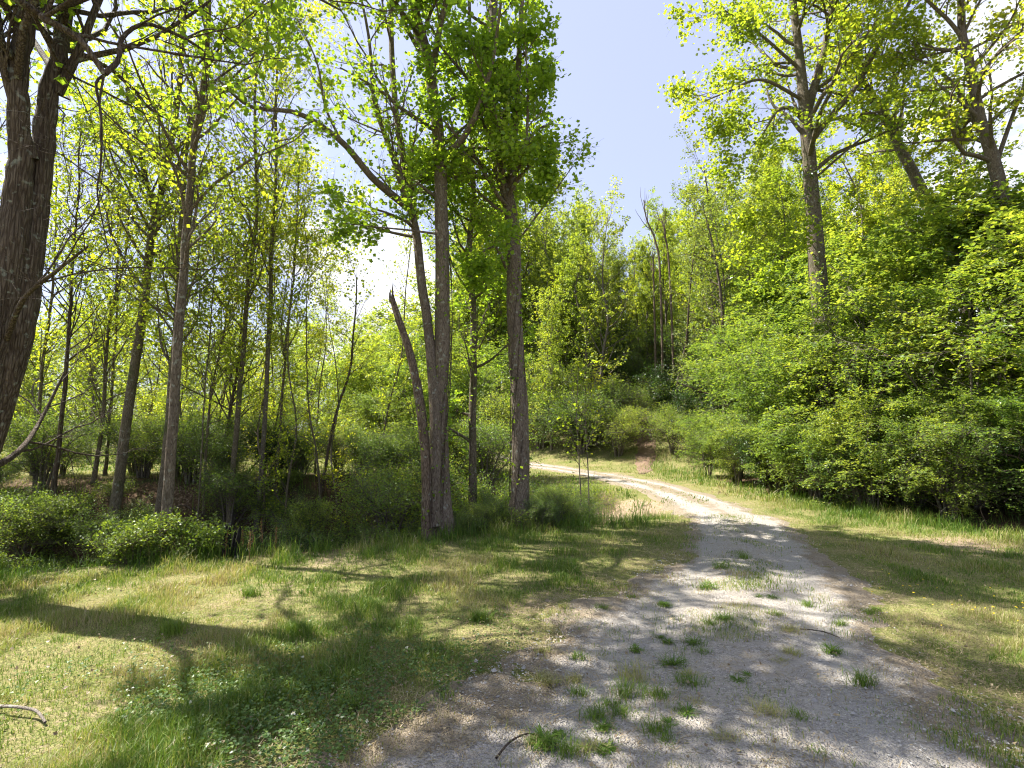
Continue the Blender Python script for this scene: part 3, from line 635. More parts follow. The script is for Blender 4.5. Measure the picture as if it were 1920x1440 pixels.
plant('slim_poplar', 'slim poplar wrapped in creeper between the two thick poplar trunks', 'tree', bC4, [c4], 'bark_moss', 'poplar', 112,
      limbs=[stem([(885, 330, 9.6), (850, 340, 9.5), (800, 335, 9.3)], (.03, .01)), stem([(887, 560, 9.6), (850, 500, 9.5), (830, 440, 9.4), (800, 400, 9.3)], (.02, .008))],
      lv1=(34, .12, .99, 1.1, 1.1, .9), lv2=(6, .7, .4), lv3=(4, .28), leafn=9, leafsz=.065, sides=12, nst=40)
c5, bC5 = based(stem([(972, 970, 8.8), (974, 800, 8.8), (963, 600, 8.8), (961, 440, 8.8), (945, 350, 8.8), (925, 300, 8.8), (915, 150, 8.9), (930, -100, 9), (960, -600, 9), (980, -1000, 9)], (.19, .03)))
for k, r in enumerate((.165, .15, .135, .122, .11, .10, .085, .07, .05, .02)): c5[k] = (*c5[k][:3], r)
LC5 = [stem([(957, 360, 8.8), (962, 280, 8.6), (970, 180, 8.4), (975, 60, 8.2), (985, -80, 8)], (.08, .03)),
       stem([(950, 505, 8.8), (937, 475, 8.6), (925, 463, 8.5), (895, 478, 8.3)], (.035, .012)),
       stem([(958, 470, 8.8), (1010, 400, 8.4), (1050, 345, 8.2), (1075, 310, 8.1)], (.02, .005)),
       stem([(950, 340, 8.8), (980, 300, 8.2), (990, 200, 8.0), (985, 80, 7.8)], (.04, .012)),
       stem([(935, 310, 8.8), (900, 320, 8.6), (860, 335, 8.4), (840, 330, 8.2)], (.03, .008))]
plant('poplar_tree', 'stout poplar with a brown scarred trunk, nearest to the gravel road', 'tree', bC5, [c5], 'bark', 'poplar', 113, limbs=LC5,
      leafmask=lambda p, r: (p[:, 0] < .72) | (p[:, 2] > 9) | (r.uniform(0, 1, len(p)) < .22), lv1=(44, .36, .99, 1.05, 1.35, 1.6), lv2=(8, .7, .42), lv3=(5, .28), leafn=13, leafsz=.068, gap=.68, flare=.8, sides=20, nst=50, up1=.02, spread=.06)

# F: tall poplars rising from the right-hand thicket
f1, bF1 = based(stem([(1560, 985, 13), (1548, 700, 13), (1530, 470, 13), (1519, 300, 13), (1508, 190, 13), (1495, 80, 13), (1480, -80, 13), (1470, -500, 13)], (.27, .06)))
for k, r in enumerate((.27, .24, .20, .165, .14, .10, .08, .04)): f1[k] = (*f1[k][:3], r)
f1b = stem([(1512, 215, 13), (1535, 130, 13), (1552, 60, 12.9), (1570, -100, 12.7), (1600, -450, 12.5)], (.12, .03))
LF1 = [stem([(1526, 258, 13), (1560, 215, 12.8), (1604, 165, 12.5), (1650, 80, 12.2), (1705, 5, 12), (1740, -120, 11.8)], (.085, .03)),
       stem([(1504, 222, 13), (1482, 203, 12.8), (1458, 207, 12.5), (1440, 235, 12.3), (1432, 250, 12.2)], (.07, .015)),
       stem([(1510, 190, 13), (1430, 150, 12.4), (1370, 170, 12), (1320, 190, 11.6)], (.05, .012)),
       stem([(1500, 130, 13), (1420, 60, 12.4), (1360, 20, 11.8)], (.05, .015)),
       stem([(1533, 330, 13), (1590, 280, 12.5), (1640, 240, 12.1), (1700, 195, 11.8)], (.035, .01)),
       stem([(1528, 450, 13), (1505, 448, 12.8), (1460, 442, 12.5), (1420, 440, 12.2)], (.02, .006))]
plant('tall_poplar', 'tall poplar with a straight thick trunk rising out of the bright thicket', 'tree', bF1, [f1, f1b], 'bark_moss', 'spring', 121, limbs=LF1,
      lv1=(22, .40, .99, .95, 3.0, .7), lv2=(8, .7, .4), lv3=(6, .36), leafn=10, leafsz=.08, sides=16, nst=40, up1=-.02, spread=.09, up2=-.03)
f2, bF2 = based(stem([(1960, 960, 11), (1930, 700, 11), (1893, 440, 11), (1862, 300, 11), (1835, 210, 11), (1815, 100, 11), (1805, 0, 11), (1800, -500, 11)], (.2, .04)))
for k, r in enumerate((.20, .175, .145, .12, .10, .088, .075, .04)): f2[k] = (*f2[k][:3], r)
LF2 = [stem([(1848, 262, 11), (1815, 205, 11.2), (1785, 155, 11.4), (1740, 120, 11.6), (1680, 95, 11.8)], (.07, .015)),
       stem([(1818, 90, 11), (1780, 40, 11), (1730, -10, 11), (1680, -90, 11)], (.05, .02)),
       stem([(1870, 300, 11), (1905, 200, 10.8), (1950, 80, 10.5)], (.05, .02))]
plant('tall_poplar', 'tall poplar with a pale leaning trunk deep in the thicket, away from the road', 'tree', bF2, [f2], 'bark', 'spring', 122, limbs=LF2,
      lv1=(26, .42, .99, .95, 2.6, .7), lv2=(7, .7, .4), lv3=(6, .34), leafn=11, leafsz=.07, sides=16, nst=40, up1=.0)
f3, bF3 = based(stem([(1860, 900, 14), (1810, 560, 14), (1735, 370, 14), (1690, 280, 14), (1650, 200, 14), (1615, 140, 14), (1560, 0, 14)], (.19, .05)))
plant('leaning_poplar', 'poplar with a long trunk leaning over towards the road, between the two tall poplars', 'tree', bF3, [f3], 'bark_moss', 'spring', 123,
      lv1=(26, .45, .99, .95, 2.6, .7), lv2=(7, .7, .4), lv3=(5, .34), leafn=7, leafsz=.08, sides=12, nst=40)

# B: slender trees behind the ditch on the left
def slim(pts, rads, label, seed, name='slender_tree', leafn=5, lv1=None, bark='bark_moss', leafm='spring', extra=(), **kw):
    s, b = based(stem(pts, (rads[0] * .66, rads[1])))
    return plant(name, label, 'tree', b, [s], bark, leafm, seed, group='slender trees along the ditch', limbs=list(extra), lv1=lv1 or (34, .26, .99, .75, 2.1, .9), lv2=(7, .6, .4), lv3=(5, .24),
                 leafn=leafn, leafsz=.062, sides=10, nst=40, kind='wide', twig=.6, gap=.93, gapf=1.2, upb=.5, **kw)
slim([(306, 1035, 6.9), (325, 750, 6.9), (345, 500, 6.9), (360, 280, 6.9), (374, 170, 6.9), (385, 0, 6.9), (400, -500, 6.9), (405, -900, 6.9)], (.105, .02),
     'pale slender tree with the straightest trunk, rooted at the near lip of the ditch', 201, leafn=7, bark='bark')
slim([(212, 950, 9.2), (250, 700, 9.2), (275, 520, 9.2), (288, 420, 9.2), (305, 350, 9.2), (330, 200, 9.2), (345, 0, 9.2), (350, -300, 9.2)], (.13, .03),
     'slender tree leaning towards the road with a fork halfway up, beyond the ditch', 202, leafn=7,
     extra=[stem([(290, 400, 9.2), (265, 300, 9.2), (245, 200, 9.1), (225, 60, 9.0)], (.05, .015)), stem([(297, 370, 9.2), (330, 320, 9.4), (370, 200, 9.5), (400, 100, 9.6)], (.04, .012))])
slim([(290, 950, 8.4), (320, 730, 8.4), (333, 560, 8.4), (345, 400, 8.4), (360, 200, 8.4)], (.085, .02), 'darker slender trunk partly hidden just behind the straightest pale one', 203)
slim([(428, 960, 9.5), (450, 700, 9.5), (470, 480, 9.5), (480, 380, 9.5), (476, 200, 9.5), (490, 0, 9.5)], (.075, .02), 'slender tree with a greenish trunk, rising beside the dark bush in the ditch', 204)
slim([(483, 930, 9.8), (500, 700, 9.8), (511, 480, 9.8), (520, 330, 9.8), (522, 200, 9.8), (530, 0, 9.8)], (.07, .02), 'straight slim tree behind the dark bush in the ditch', 205, bark='bark_far')
slim([(515, 930, 10.2), (535, 650, 10.2), (552, 500, 10.2), (560, 300, 10.2)], (.045, .012), 'very thin upright tree next to the straight slim one', 206)
slim([(104, 890, 9.5), (122, 700, 9.5), (132, 560, 9.5), (142, 400, 9.5), (150, 250, 9.5)], (.06, .012), 'thin dark tree closest to the twin trunk, beyond the ditch', 207, bark='bark_dark')
slim([(176, 915, 10.2), (190, 780, 10.2), (207, 590, 10.2), (235, 480, 10.2), (245, 300, 10.2)], (.06, .012), 'thin tree with a slight kink left of the forked slender tree', 208)
slim([(195, 925, 11), (208, 800, 11), (225, 560, 11), (232, 350, 11)], (.05, .012), 'thin straight tree just beside the forked slender tree', 209)
slim([(383, 920, 9.6), (395, 760, 9.6), (425, 600, 9.6), (450, 450, 9.6)], (.04, .01), 'leaning thin stem between the pale tree and the greenish trunk', 210)
slim([(405, 905, 10.6), (430, 780, 10.6), (455, 650, 10.6), (468, 420, 10.6)], (.07, .01), 'thin dark leaning tree behind the greenish trunk', 211, bark='bark_dark')
slim([(372, 930, 9.0), (378, 760, 9.0), (390, 600, 9.0), (395, 450, 9.0)], (.022, .008), 'whip-thin upright sapling beside the straightest pale trunk', 212)
slim([(598, 905, 10.4), (628, 780, 10.4), (655, 690, 10.4), (661, 620, 10.4), (665, 520, 10.4)], (.05, .012), 'crooked dark sapling leaning over by itself near the snag', 213, bark='bark_dark', leafn=2,
     lv1=(10, .4, .99, .8, 1.0, .6))
slim([(60, 900, 11), (75, 700, 11), (95, 500, 11), (100, 300, 11)], (.06, .012), 'slender tree seen just behind the twin trunk', 214)
slim([(-60, 900, 9), (-40, 600, 9), (-30, 300, 9), (-20, 0, 9)], (.08, .012), 'slender tree on the far side of the twin trunk, cut by the view edge', 215)

# the broken snag
s1, bS = based(stem([(800, 1005, 7.7), (797, 850, 7.75), (775, 690, 7.8), (748, 600, 7.85), (735, 560, 7.9)], (.075, .042)))
rt = root('broken_snag', bS, 'bare brown dead trunk with a jagged broken top', 'dead tree')
tr = Acc(); c = catmull(np.array(s1), 30); g_ = np.random.default_rng(5); tubes(tr, c[None, :, :3], c[None, :, 3], 16, .5, .1, g_)
for k in range(5):  # splinters at the break
    th = k * 1.3; p = c[-1, :3] + np.array([math.cos(th), math.sin(th), 0]) * .03
    hh = (.10, .26, .07, .17, .12)[k]; q_ = np.stack([p - [0, 0, .05], p + np.array([-.01, .004 * k, hh * .5]), p + np.array([-.03 + .012 * k, .01, hh])]); tubes(tr, q_[None], np.array([[.022, .014, .001]]), 4)
tr.build('trunk', M['snag'], rt, bS, True)

# ------------------------------------------------------------------ prototypes and their copies
def proto_tree(name, label, seed, H_, r0, leafm, bark, n1, t0, L1, leafn, lsz, kind='wide', ang=.85, endf=.7, lv3=(4, .35), up1=.1, group=None, stems=None, cat='tree', **kw):
    g = np.random.default_rng(seed + 900)
    if stems is None:
        k = 6; st = [(0, 0, -.25, r0)] + [(g.normal(0, .04) * H_ * i / k * .6, g.normal(0, .04) * H_ * i / k * .6, H_ * i / k, r0 * (1 - .85 * i / k)) for i in range(1, k + 1)]; stems = [st]
    return plant(name, label, cat, (0, 0, 0), stems, bark, leafm, seed, group, lv1=(n1, t0, .99, ang, L1, endf), lv2=(6, .7, .42), lv3=lv3, leafn=leafn, leafsz=lsz, kind=kind, up1=up1,
                 gap=kw.pop('gap', .5), sides=kw.pop('sides', 8), nst=kw.pop('nst', 16), **kw)
def bush_stems(g, n, H_, out, r=.03):
    r_ = []
    for i in range(n):
        a = i * 2.4 + g.uniform(-.4, .4); o = out * g.uniform(.35, 1.1); h = H_ * g.uniform(.65, 1.05)
        r_.append([(.1 * math.cos(a), .1 * math.sin(a), -.15, r), (.35 * o * math.cos(a), .35 * o * math.sin(a), h * .5, r * .75), (.75 * o * math.cos(a), .75 * o * math.sin(a), h * .88, r * .5), (1.2 * o * math.cos(a), 1.2 * o * math.sin(a), h, r * .2)])
    return r_
G = np.random.default_rng(77)
class Proto:
    """hands out the first copy as the original itself, so nothing extra stays at the origin"""
    def __init__(s, r): s.r = r; s.used = False
    def put(s, x, y, rz, sc, label, group=None, tilt=(0, 0), dz=0):
        loc = (x, y, hz(x, y) + dz)
        if not s.used:
            s.used = True; s.first = (loc, rz, sc, label, group, tilt); s.pend = True; return None
        return dup(s.r, loc, rz, sc, label, group, tilt)
    def done(s):
        if s.used:
            loc, rz, sc, label, group, tilt = s.first; r = s.r
            r.location = loc; r.rotation_euler = (tilt[0], tilt[1], rz); r.scale = (sc, sc, sc) if np.isscalar(sc) else sc; r['label'] = label
            if group: r['group'] = group
GT = 'woodland trees on the rise behind the road'
wood = [Proto(proto_tree('woodland_tree', 'x', 301, 13, .13, 'wood', 'bark_far', 44, .10, 3.1, 10, .13)),
        Proto(proto_tree('woodland_tree', 'x', 302, 15, .14, 'spring', 'bark_far', 44, .32, 2.6, 11, .13)),
        Proto(proto_tree('woodland_tree', 'x', 303, 11, .10, 'wood', 'bark_far', 40, .06, 3.0, 10, .13, lv3=(4, .4))),
        Proto(proto_tree('woodland_tree', 'x', 304, 14, .12, 'wood', 'bark_far', 44, .3, 2.8, 11, .14))]
grey = Proto(proto_tree('willow_tree', 'x', 305, 12, .14, 'greyleaf', 'bark_dark', 30, .2, 2.4, 8, .11, kind='oval', up1=.02))
sh = lambda s_, n, H_, out, mat, sz, leafn, n1, L1, nm, kind='oval', **kw: Proto(proto_tree(nm, 'x', s_, H_, .04, mat, 'bark_far', n1, kw.pop('t0', .15), L1, leafn, sz, kind, stems=bush_stems(G, n, H_, out), cat=kw.pop('cat', 'shrub'), **kw))
AK = dict(upb=1.6, ang=1.15, endf=.6, lv3=(6, .34), cat='shrub', spread=.022, gap=.55, gapf=1.1)
arch = [sh(401, 6, 5.0, 1.7, 'thicket', .098, 9, 17, 2.2, 'arching_shrub', flat=.9, up1=-.03, up2=-.06, **AK),
        sh(402, 7, 4.6, 1.9, 'thicket', .092, 9, 15, 2.1, 'arching_shrub', flat=.9, up1=-.05, up2=-.06, **AK),
        sh(403, 5, 5.6, 1.5, 'thicket', .105, 9, 17, 2.1, 'arching_shrub', kind='wide', flat=.75, up1=.0, up2=-.09, **AK)]
bush = [sh(411, 9, 1.5, .8, 'thicket', .05, 6, 13, .85, 'leafy_bush', lv3=(4, .22), endf=.9),
        sh(412, 9, 1.2, .9, 'shrub', .05, 7, 13, .75, 'leafy_bush', lv3=(4, .2), endf=.9)]
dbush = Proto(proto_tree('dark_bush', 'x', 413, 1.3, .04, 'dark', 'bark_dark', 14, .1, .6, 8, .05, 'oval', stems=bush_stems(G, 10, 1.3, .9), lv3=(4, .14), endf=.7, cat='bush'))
bram = [Proto(proto_tree('bramble_plant', 'x', 421, .6, .006, 'bramble', 'bark_moss', 7, .1, .3, 4, .042, 'wide', stems=bush_stems(G, 9, .55, .45, .005), lv3=(3, .09), endf=.7, cat='bramble')),
        Proto(proto_tree('bramble_plant', 'x', 422, .5, .006, 'bramble', 'bark_moss', 7, .1, .3, 4, .042, 'oval', stems=bush_stems(G, 9, .5, .5, .005), lv3=(3, .09), endf=.7, cat='bramble'))]

def far_tree_ok(x, y):
    d, _ = poly_dist(np.array([x]), np.array([y]), TRACK); d2, _ = poly_dist(np.array([x]), np.array([y]), ROAD)
    return d[0] > 2.0 and d2[0] > 2.6
# hillside wood behind the bend
pts = []
for y0 in np.arange(24, 62, 2.1):
    for x0 in np.arange(-2 - .05 * y0, 34, 2.3 + .02 * y0):
        x, y = x0 + G.uniform(-.9, .9), y0 + G.uniform(-.9, .9)
        if y + .6 * x < 26.5 and x < 6: continue
        if x < 6.5 and y < 27: continue
        if x > .7 * y + 4 or not far_tree_ok(x, y): continue
        pts.append((x, y))
pts.sort(key=lambda p: p[1])
for i, (x, y) in enumerate(pts):
    p = wood[int(G.integers(0, 4))]
    sc = G.uniform(.6, .98)
    if 6.0 < x / y * 30 < 9.5: sc *= .78
    p.put(x, y, G.uniform(0, 6.28), (sc * G.uniform(.8, 1.05),) * 2 + (sc,), 'leafy woodland tree on the wooded rise beyond the bend', GT, (G.normal(0, .03), G.normal(0, .03)))
# field edge beyond the left trees
for i, x in enumerate(np.arange(-75, -3, 2.9)):
    for row in range(2):
        y = 47 + row * 5 + G.uniform(-2, 2) - .1 * abs(x + 30); p = wood[int(G.integers(0, 4))]
        sc = G.uniform(.6, 1.0) * (.8 if row == 0 else 1.15)
        p.put(x + G.uniform(-1, 1), y, G.uniform(0, 6.28), (sc * 1.5, sc * 1.5, sc), 'tree in the row along the far side of the field', 'trees along the far field edge')
for x, y, sc in ((-5.2, 35, 1.0), (-3.0, 37, 1.15), (-1.0, 34.5, 1.05), (1.0, 37, 1.2), (2.6, 34, 1.0), (-4.2, 40, 1.1), (-.4, 40, 1.25), (3.2, 39, 1.2)):
    wood[int(sc * 20) % 2].put(x, y, x, (sc * 1.1, sc * 1.1, sc), 'tall lime green tree closing the view behind the forked poplar', 'tall lime trees behind the poplars')
for x, y, sc in ((-6.5, 33, .72), (-9.3, 36, .62), (-4, 36.5, .8), (-1.2, 33.5, .62), (-3, 31, .5), (-8, 31.5, .4)):
    wood[2].put(x, y, G.uniform(0, 6.28), (sc * 1.35, sc * 1.35, sc), 'rounded tree standing at the corner where the field meets the rise', 'rounded trees at the field corner')
for i, x in enumerate(np.arange(-68, -4, 3.1)):
    bush[i % 2].put(x, 43 + G.uniform(-1.5, 1.5) - .1 * abs(x + 30), i, G.uniform(1.6, 2.6), 'bush along the far side of the field', 'bushes along the far field edge')
for i, x in enumerate(np.arange(-42, -7, 2.7)):
    wood[(0, 2, 2)[i % 3]].put(x, 35.5 + G.uniform(-2, 2) - .12 * abs(x + 22), i * 1.3, (G.uniform(.75, 1.0), .9, G.uniform(.5, .72)), 'tree in the nearer row across the field', 'nearer row of trees across the field')
for x, y, sc in ((-13.5, 16.5, .5), (-17.5, 16, .5), (-11, 20, .42), (-18, 22, .55), (-24, 20, .7), (-14, 26, .5), (-9.2, 6.3, .6)):  # last one: out-of-view tree, added to dapple the shade on the lawn
    wood[2].put(x, y, x, (sc * 1.25, sc * 1.25, sc), 'young leafy tree between the ditch and the open field', 'young trees at the near field edge')
for x, y, sc in ((15.5, 22, .8), (12.2, 25.5, .85), (22, 24, .9)):
    wood[1 if x > 15 else 0].put(x, y, x, (sc * 1.2, sc * 1.2, sc), 'tall leafy tree rising behind the thicket', 'tall trees behind the thicket')
# thicket beside the road
GA = 'arching shrubs of the thicket beside the road'
for i, (x, y, k, sc) in enumerate(((8.3, 17.2, 0, .95), (7.9, 14.2, 1, .92), (8.0, 11.7, 0, .88), (8.8, 9.9, 1, .92), (10.2, 8.7, 2, .85), (11.8, 7.8, 2, .9), (9.9, 13.4, 2, 1.1), (10.2, 16.4, 2, 1.15), (10.9, 11.2, 2, 1.1),
                                   (12.6, 10.1, 2, 1.15), (13.0, 13.0, 0, 1.3), (14.5, 11.0, 2, 1.25), (9.5, 20.5, 1, 1.15), (12.5, 17.5, 2, 1.1), (15.5, 15.0, 2, 1.15), (12.0, 22, 0, 1.2), (16, 20, 2, 1.2), (18, 14, 2, 1.25), (17, 9.5, 2, 1.2))):
    arch[k].put(x, y, 1.3 * i, sc, 'bright green arching shrub in the thicket that walls the road', GA)
for i, (x, y, k, sc) in enumerate(((7.1, 16.4, 0, .7), (6.9, 13.6, 1, .75), (7.0, 12, 0, .7), (7.2, 10.6, 1, .75), (7.9, 9.4, 0, .7), (8.8, 8.3, 1, .7), (9.9, 7.4, 0, .7), (8.2, 10.9, 1, .9), (9.6, 9.2, 0, .9), (11.1, 8.0, 1, .9), (7.9, 15.4, 1, .9))):
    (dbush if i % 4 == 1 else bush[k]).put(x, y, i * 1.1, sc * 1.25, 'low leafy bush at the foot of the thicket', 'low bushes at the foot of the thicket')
for x, y, k, sc in ((-2.3, 13.2, 0, .5), (-3.6, 15.6, 1, .55), (-4.2, 17.5, 0, .85), (-2.4, 16.5, 1, .8), (-1.0, 18.5, 0, .8), (-5.6, 20, 1, .9)):
    arch[k].put(x, y, x * 2, sc, 'rounded sunlit bush at the field edge behind the snag', 'sunlit bushes behind the snag')
for i, (x, y) in enumerate(((6.9, 18.2), (6.8, 15.6), (6.75, 13.2), (6.9, 11.6), (7.15, 10.3), (7.8, 9.3), (8.6, 8.5), (9.5, 7.7), (10.6, 7.0), (7.9, 12.6), (8.3, 10.6), (9.6, 9.4))):
    arch[i % 2].put(x, y, i * 2.3, (.48, .48, .40 + .03 * (i % 3)), 'x', 'low sprays at the foot of the thicket')
# willow and companions beside the track
for x, y, sc, tl, lb in ((8.1, 26.2, .78, -.30, 'grey green willow leaning over the red dirt track'), (9.2, 22, .95, .02, 'grey green tree with an upright crown next to the leaning willow'), (10.4, 26, 1.12, .0, 'tallest grey green tree standing clear against the sky behind the thicket')):
    grey.put(x, y, x, sc, lb, None, (0, tl))
for x, y, sc in ((8.7, 26.5, 1.4), (9.0, 23.5, 1.3), (8.2, 21.6, .9), (5.2, 25.2, .9), (7.6, 24.2, .9), (7.9, 26.6, 1.0), (5.6, 27.6, 1.1), (3.6, 27, 1.1), (1.6, 28.8, 1.2), (-.4, 30.5, 1.2), (5.0, 28.5, 1.1)):
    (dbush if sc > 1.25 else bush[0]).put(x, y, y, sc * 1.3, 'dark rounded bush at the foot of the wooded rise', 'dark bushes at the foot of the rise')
for i in range(95):
    x, y = G.uniform(2, 24), G.uniform(26, 50)
    if x > .62 * y or y + .6 * x < 27.5 or not far_tree_ok(x, y): continue
    bush[i % 2].put(x, y, G.uniform(0, 6.28), G.uniform(1.2, 2.2), 'leafy undergrowth bush between the trunks on the wooded rise', 'undergrowth bushes on the wooded rise')
# ditch shrubs
DB = [(.45, 8.75, 1, .36), (.75, 9.1, 0, .42), (-.45, 8.6, 0, .34), (-.8, 8.55, 1, .36), (1.1, 9.6, 1, .5), (-.3, 10.2, 0, .9), (.9, 10.0, 1, .7), (-2.2, 9.3, 0, 1.15), (-3.0, 8.8, 1, .8), (-3.9, 9.6, 0, .8), (-1.6, 10.6, 0, 1.0), (-2.6, 11.2, 1, .8), (-3.6, 12.2, 0, .5), (-5.2, 9.6, 0, .9), (-6.6, 9.0, 1, .8), (-8.1, 8.6, 0, .9),
      (-1.3, 8.9, 1, .65), (.2, 9.2, 1, .6), (1.3, 10.9, 0, .7), (-.6, 12.0, 0, 1.0), (-10, 8, 1, 1.1), (-4.8, 11.3, 1, .5), (-7.2, 11.4, 0, .6), (-9.6, 11, 1, .8), (-.9, 15.2, 0, 1.3)]
for i, (x, y, k, sc) in enumerate(DB):
    sc = sc * (.72 if x < -3.8 else .88)
    bush[k].put(x, y, i * 2.1, sc, 'leafy bush crowding the ditch below the trees', 'leafy bushes in the ditch')
sapl = Proto(proto_tree('slender_sapling', 'x', 431, 7.5, .028, 'spring', 'bark_moss', 24, .06, .9, 5, .055, endf=.6, lv3=(4, .2), cat='sapling', twig=.6, nst=24, gap=.6))
for i in range(19):
    x = -2.7 - 7.2 * (i + .5) / 19 + G.uniform(-.2, .2); y = G.uniform(9.0, 14.5)
    sapl.put(x, y, i * 1.9, (.8, .8, G.uniform(.7, 1.15)), 'whip-thin sapling among the slender trees beyond the ditch', 'thin saplings beyond the ditch', (G.normal(0, .05), G.normal(.06, .07)))
sapl.done()
for x, y, sc, lb in ((-3.9, 8.3, .62, 'dark glossy bush in the ditch beside the charred stump'), (-3.3, 8.6, .6, 'dark glossy bush, the second one beside the charred stump'), (-4.9, 10.9, .6, 'dark evergreen bush behind the slim trees')):
    dbush.put(x, y, x, sc, lb)
for i in range(60):
    x = G.uniform(-9.5, 1.2); g0 = float(np.interp(x, [-14, -7.5, -3.5, -1, .9, 2.4], [6.6, 7.6, 8.9, 10.2, 11, 11.6])); y = g0 - G.uniform(1.0, 2.1) if G.uniform() < .45 else g0 + G.uniform(-.9, 2.2)
    if x > -4.2 and G.uniform() < .4: continue
    bram[i % 2].put(x, y, G.uniform(0, 6.28), G.uniform(.45, .85), 'pale green bramble growing on the lip of the ditch', 'brambles on the lip of the ditch')
for i in range(15):
    x = -10.5 + 9.5 * (i + .5) / 15; g0 = float(np.interp(x, [-14, -7.5, -3.5, -1], [6.6, 7.6, 8.9, 10.2])); y = g0 + G.uniform(1.5, 4.2)
    bush[i % 2].put(x, y, i * 1.7, G.uniform(.35, .75), 'x', 'low bushes on the far bank of the ditch')
for p in wood + [grey] + arch + bush + [dbush] + bram: p.done()

# sapling pair by the culvert
for k, (px, lb) in enumerate(((1091, 'yellow green sapling by the culvert, the one nearer the stout poplar'), (1106, 'yellow green sapling by the culvert, the one nearer the road'))):
    s, b = based(stem([(px, 975, 9.6), (px - 4, 860, 9.6), (px - 8, 780, 9.6), (px - 6, 690, 9.6)], (.014, .005)))
    plant('sapling', lb, 'sapling', b, [s], 'bark_far', 'spring', 500 + k, 'sapling pair by the culvert', lv1=(12, .25, .99, .9, .75, .6), lv2=(5, .6, .45), lv3=(3, .12), leafn=3, leafsz=.05, sides=8, nst=14, flare=.1, lump=0)

# ------------------------------------------------------------------ small things
def gpt(px, py):
    y = 1.0
    for y in np.linspace(1.5, 40, 1500):
        p = W(px, py, y)
        if p[2] <= hz(p[0], y): break
    return p[0], y
R5 = np.random.default_rng(555)
def add_blade_tuft(acc, x, y, n, h, wd, lean, z0, tint=.15):
    global rng
    blades(acc, x + R5.normal(0, .022 + .18 * h, n), y + R5.normal(0, .018 + .14 * h, n), h * R5.uniform(.5, 1.1, n), np.full(n, wd), np.clip(tint + .1 * R5.standard_normal(n), 0, 1), lean, np.full(n, z0))
def rosette(acc, x, y, z0, n, L, wd):
    """broad strap leaves springing from one crown and bending over"""
    th = R5.uniform(0, 6.28, n); el = R5.uniform(.25, 1.2, n); k = 5; P = np.zeros((n, k, 3)); P[:, 0] = (x, y, z0)
    for i in range(1, k):
        e = el - .35 * i * (1.2 - el * .5); st = L * R5.uniform(.8, 1.1, n) / (k - 1)
        P[:, i] = P[:, i - 1] + np.stack([np.cos(th) * np.cos(e), np.sin(th) * np.cos(e), np.sin(e)], -1) * st[:, None]
    P[:, :, 2] = np.maximum(P[:, :, 2], z0 + .003)
    sd = np.stack([-np.sin(th), np.cos(th), 0 * th], -1)[:, None]; w_ = (wd * np.array([.25, .8, 1, .75, .05]))[None, :, None]
    v = np.stack([P - sd * w_, P + sd * w_], 2).reshape(n, -1, 3); b = (np.arange(n) * 2 * k)[:, None, None]
    acc.add(v, quads=b + np.array([(2 * i, 2 * i + 1, 2 * i + 3, 2 * i + 2) for i in range(k - 1)])[None], tint=np.repeat(np.clip(.12 + .12 * R5.standard_normal(n), 0, .4), 2 * k))
WEEDS = [(1325, 1108, .20, 1, 'largest weed clump at the near end of the grassy crown of the track'), (1352, 1070, .16, 0, 'grass tuft on the crown of the track just beyond the largest weed clump'), (1395, 1052, .15, 0, 'grass tuft at the sunny end of the grassy crown of the track'),
  (1357, 1168, .15, 1, 'small weed with long pointed leaves standing alone in pale gravel'), (1330, 1178, .08, 0, 'little tuft touching the small pointed-leaf weed'), (1246, 1140, .10, 1, 'flat weed in the wheel track short of the largest clump'),
  (1302, 1216, .14, 1, 'broad low weed patch in the middle of the gravel'), (1252, 1212, .08, 1, 'flat weed next to the broad low patch'), (1318, 1232, .08, 0, 'bright green tuft growing out of the broad low patch'), (1264, 1258, .17, 1, 'spiky star-shaped weed in the bare gravel'),
  (1294, 1292, .13, 0, 'half-dry tuft below the spiky star-shaped weed'), (1186, 1280, .17, 2, 'brownish withered tuft in the gravel'), (1172, 1312, .15, 0, 'upright grass tuft beside the brownish withered one'), (1235, 1318, .12, 0, 'thin grass tuft between the withered one and the spiky weed'),
  (1384, 1288, .09, 1, 'small weed in smooth gravel beyond the dry twig litter'), (1115, 1355, .12, 0, 'slim upright tuft near the bottom of the gravel'), (1166, 1352, .10, 0, 'thin tuft with a few stems near the bottom of the gravel'), (1230, 1385, .13, 0, 'fresh green tuft by the lowest gravel'),
  (1020, 1402, .15, 1, 'wide weed growing near the loose dark stick'), (1065, 1420, .12, 0, 'grass tuft behind the loose dark stick'), (1290, 1350, .11, 1, 'low weed patch near the bottom of the track'), (1447, 1128, .10, 1, 'flat weed on the thicket side of the grassy crown'), (1452, 1160, .08, 0, 'tiny tuft on the thicket side of the gravel'),
  (1480, 1190, .10, 2, 'dry tuft in the far wheel track'), (1145, 1330, .07, 0, 'smallest tuft in the bare gravel'), (1440, 1350, .12, 2, 'dry flattened tuft near the bottom of the track'), (1560, 1230, .13, 1, 'low weed where the gravel meets the verge'), (1620, 1290, .14, 0, 'grass tuft where the gravel meets the verge')]
for k_ in range(34):
    px, py = 1010 + 600 * R5.uniform() ** 1.0, 1120 + 310 * R5.uniform(); px = px - (py - 1250) * .35
    WEEDS.append((px, py, R5.uniform(.04, .09), int(R5.integers(0, 3)), None))
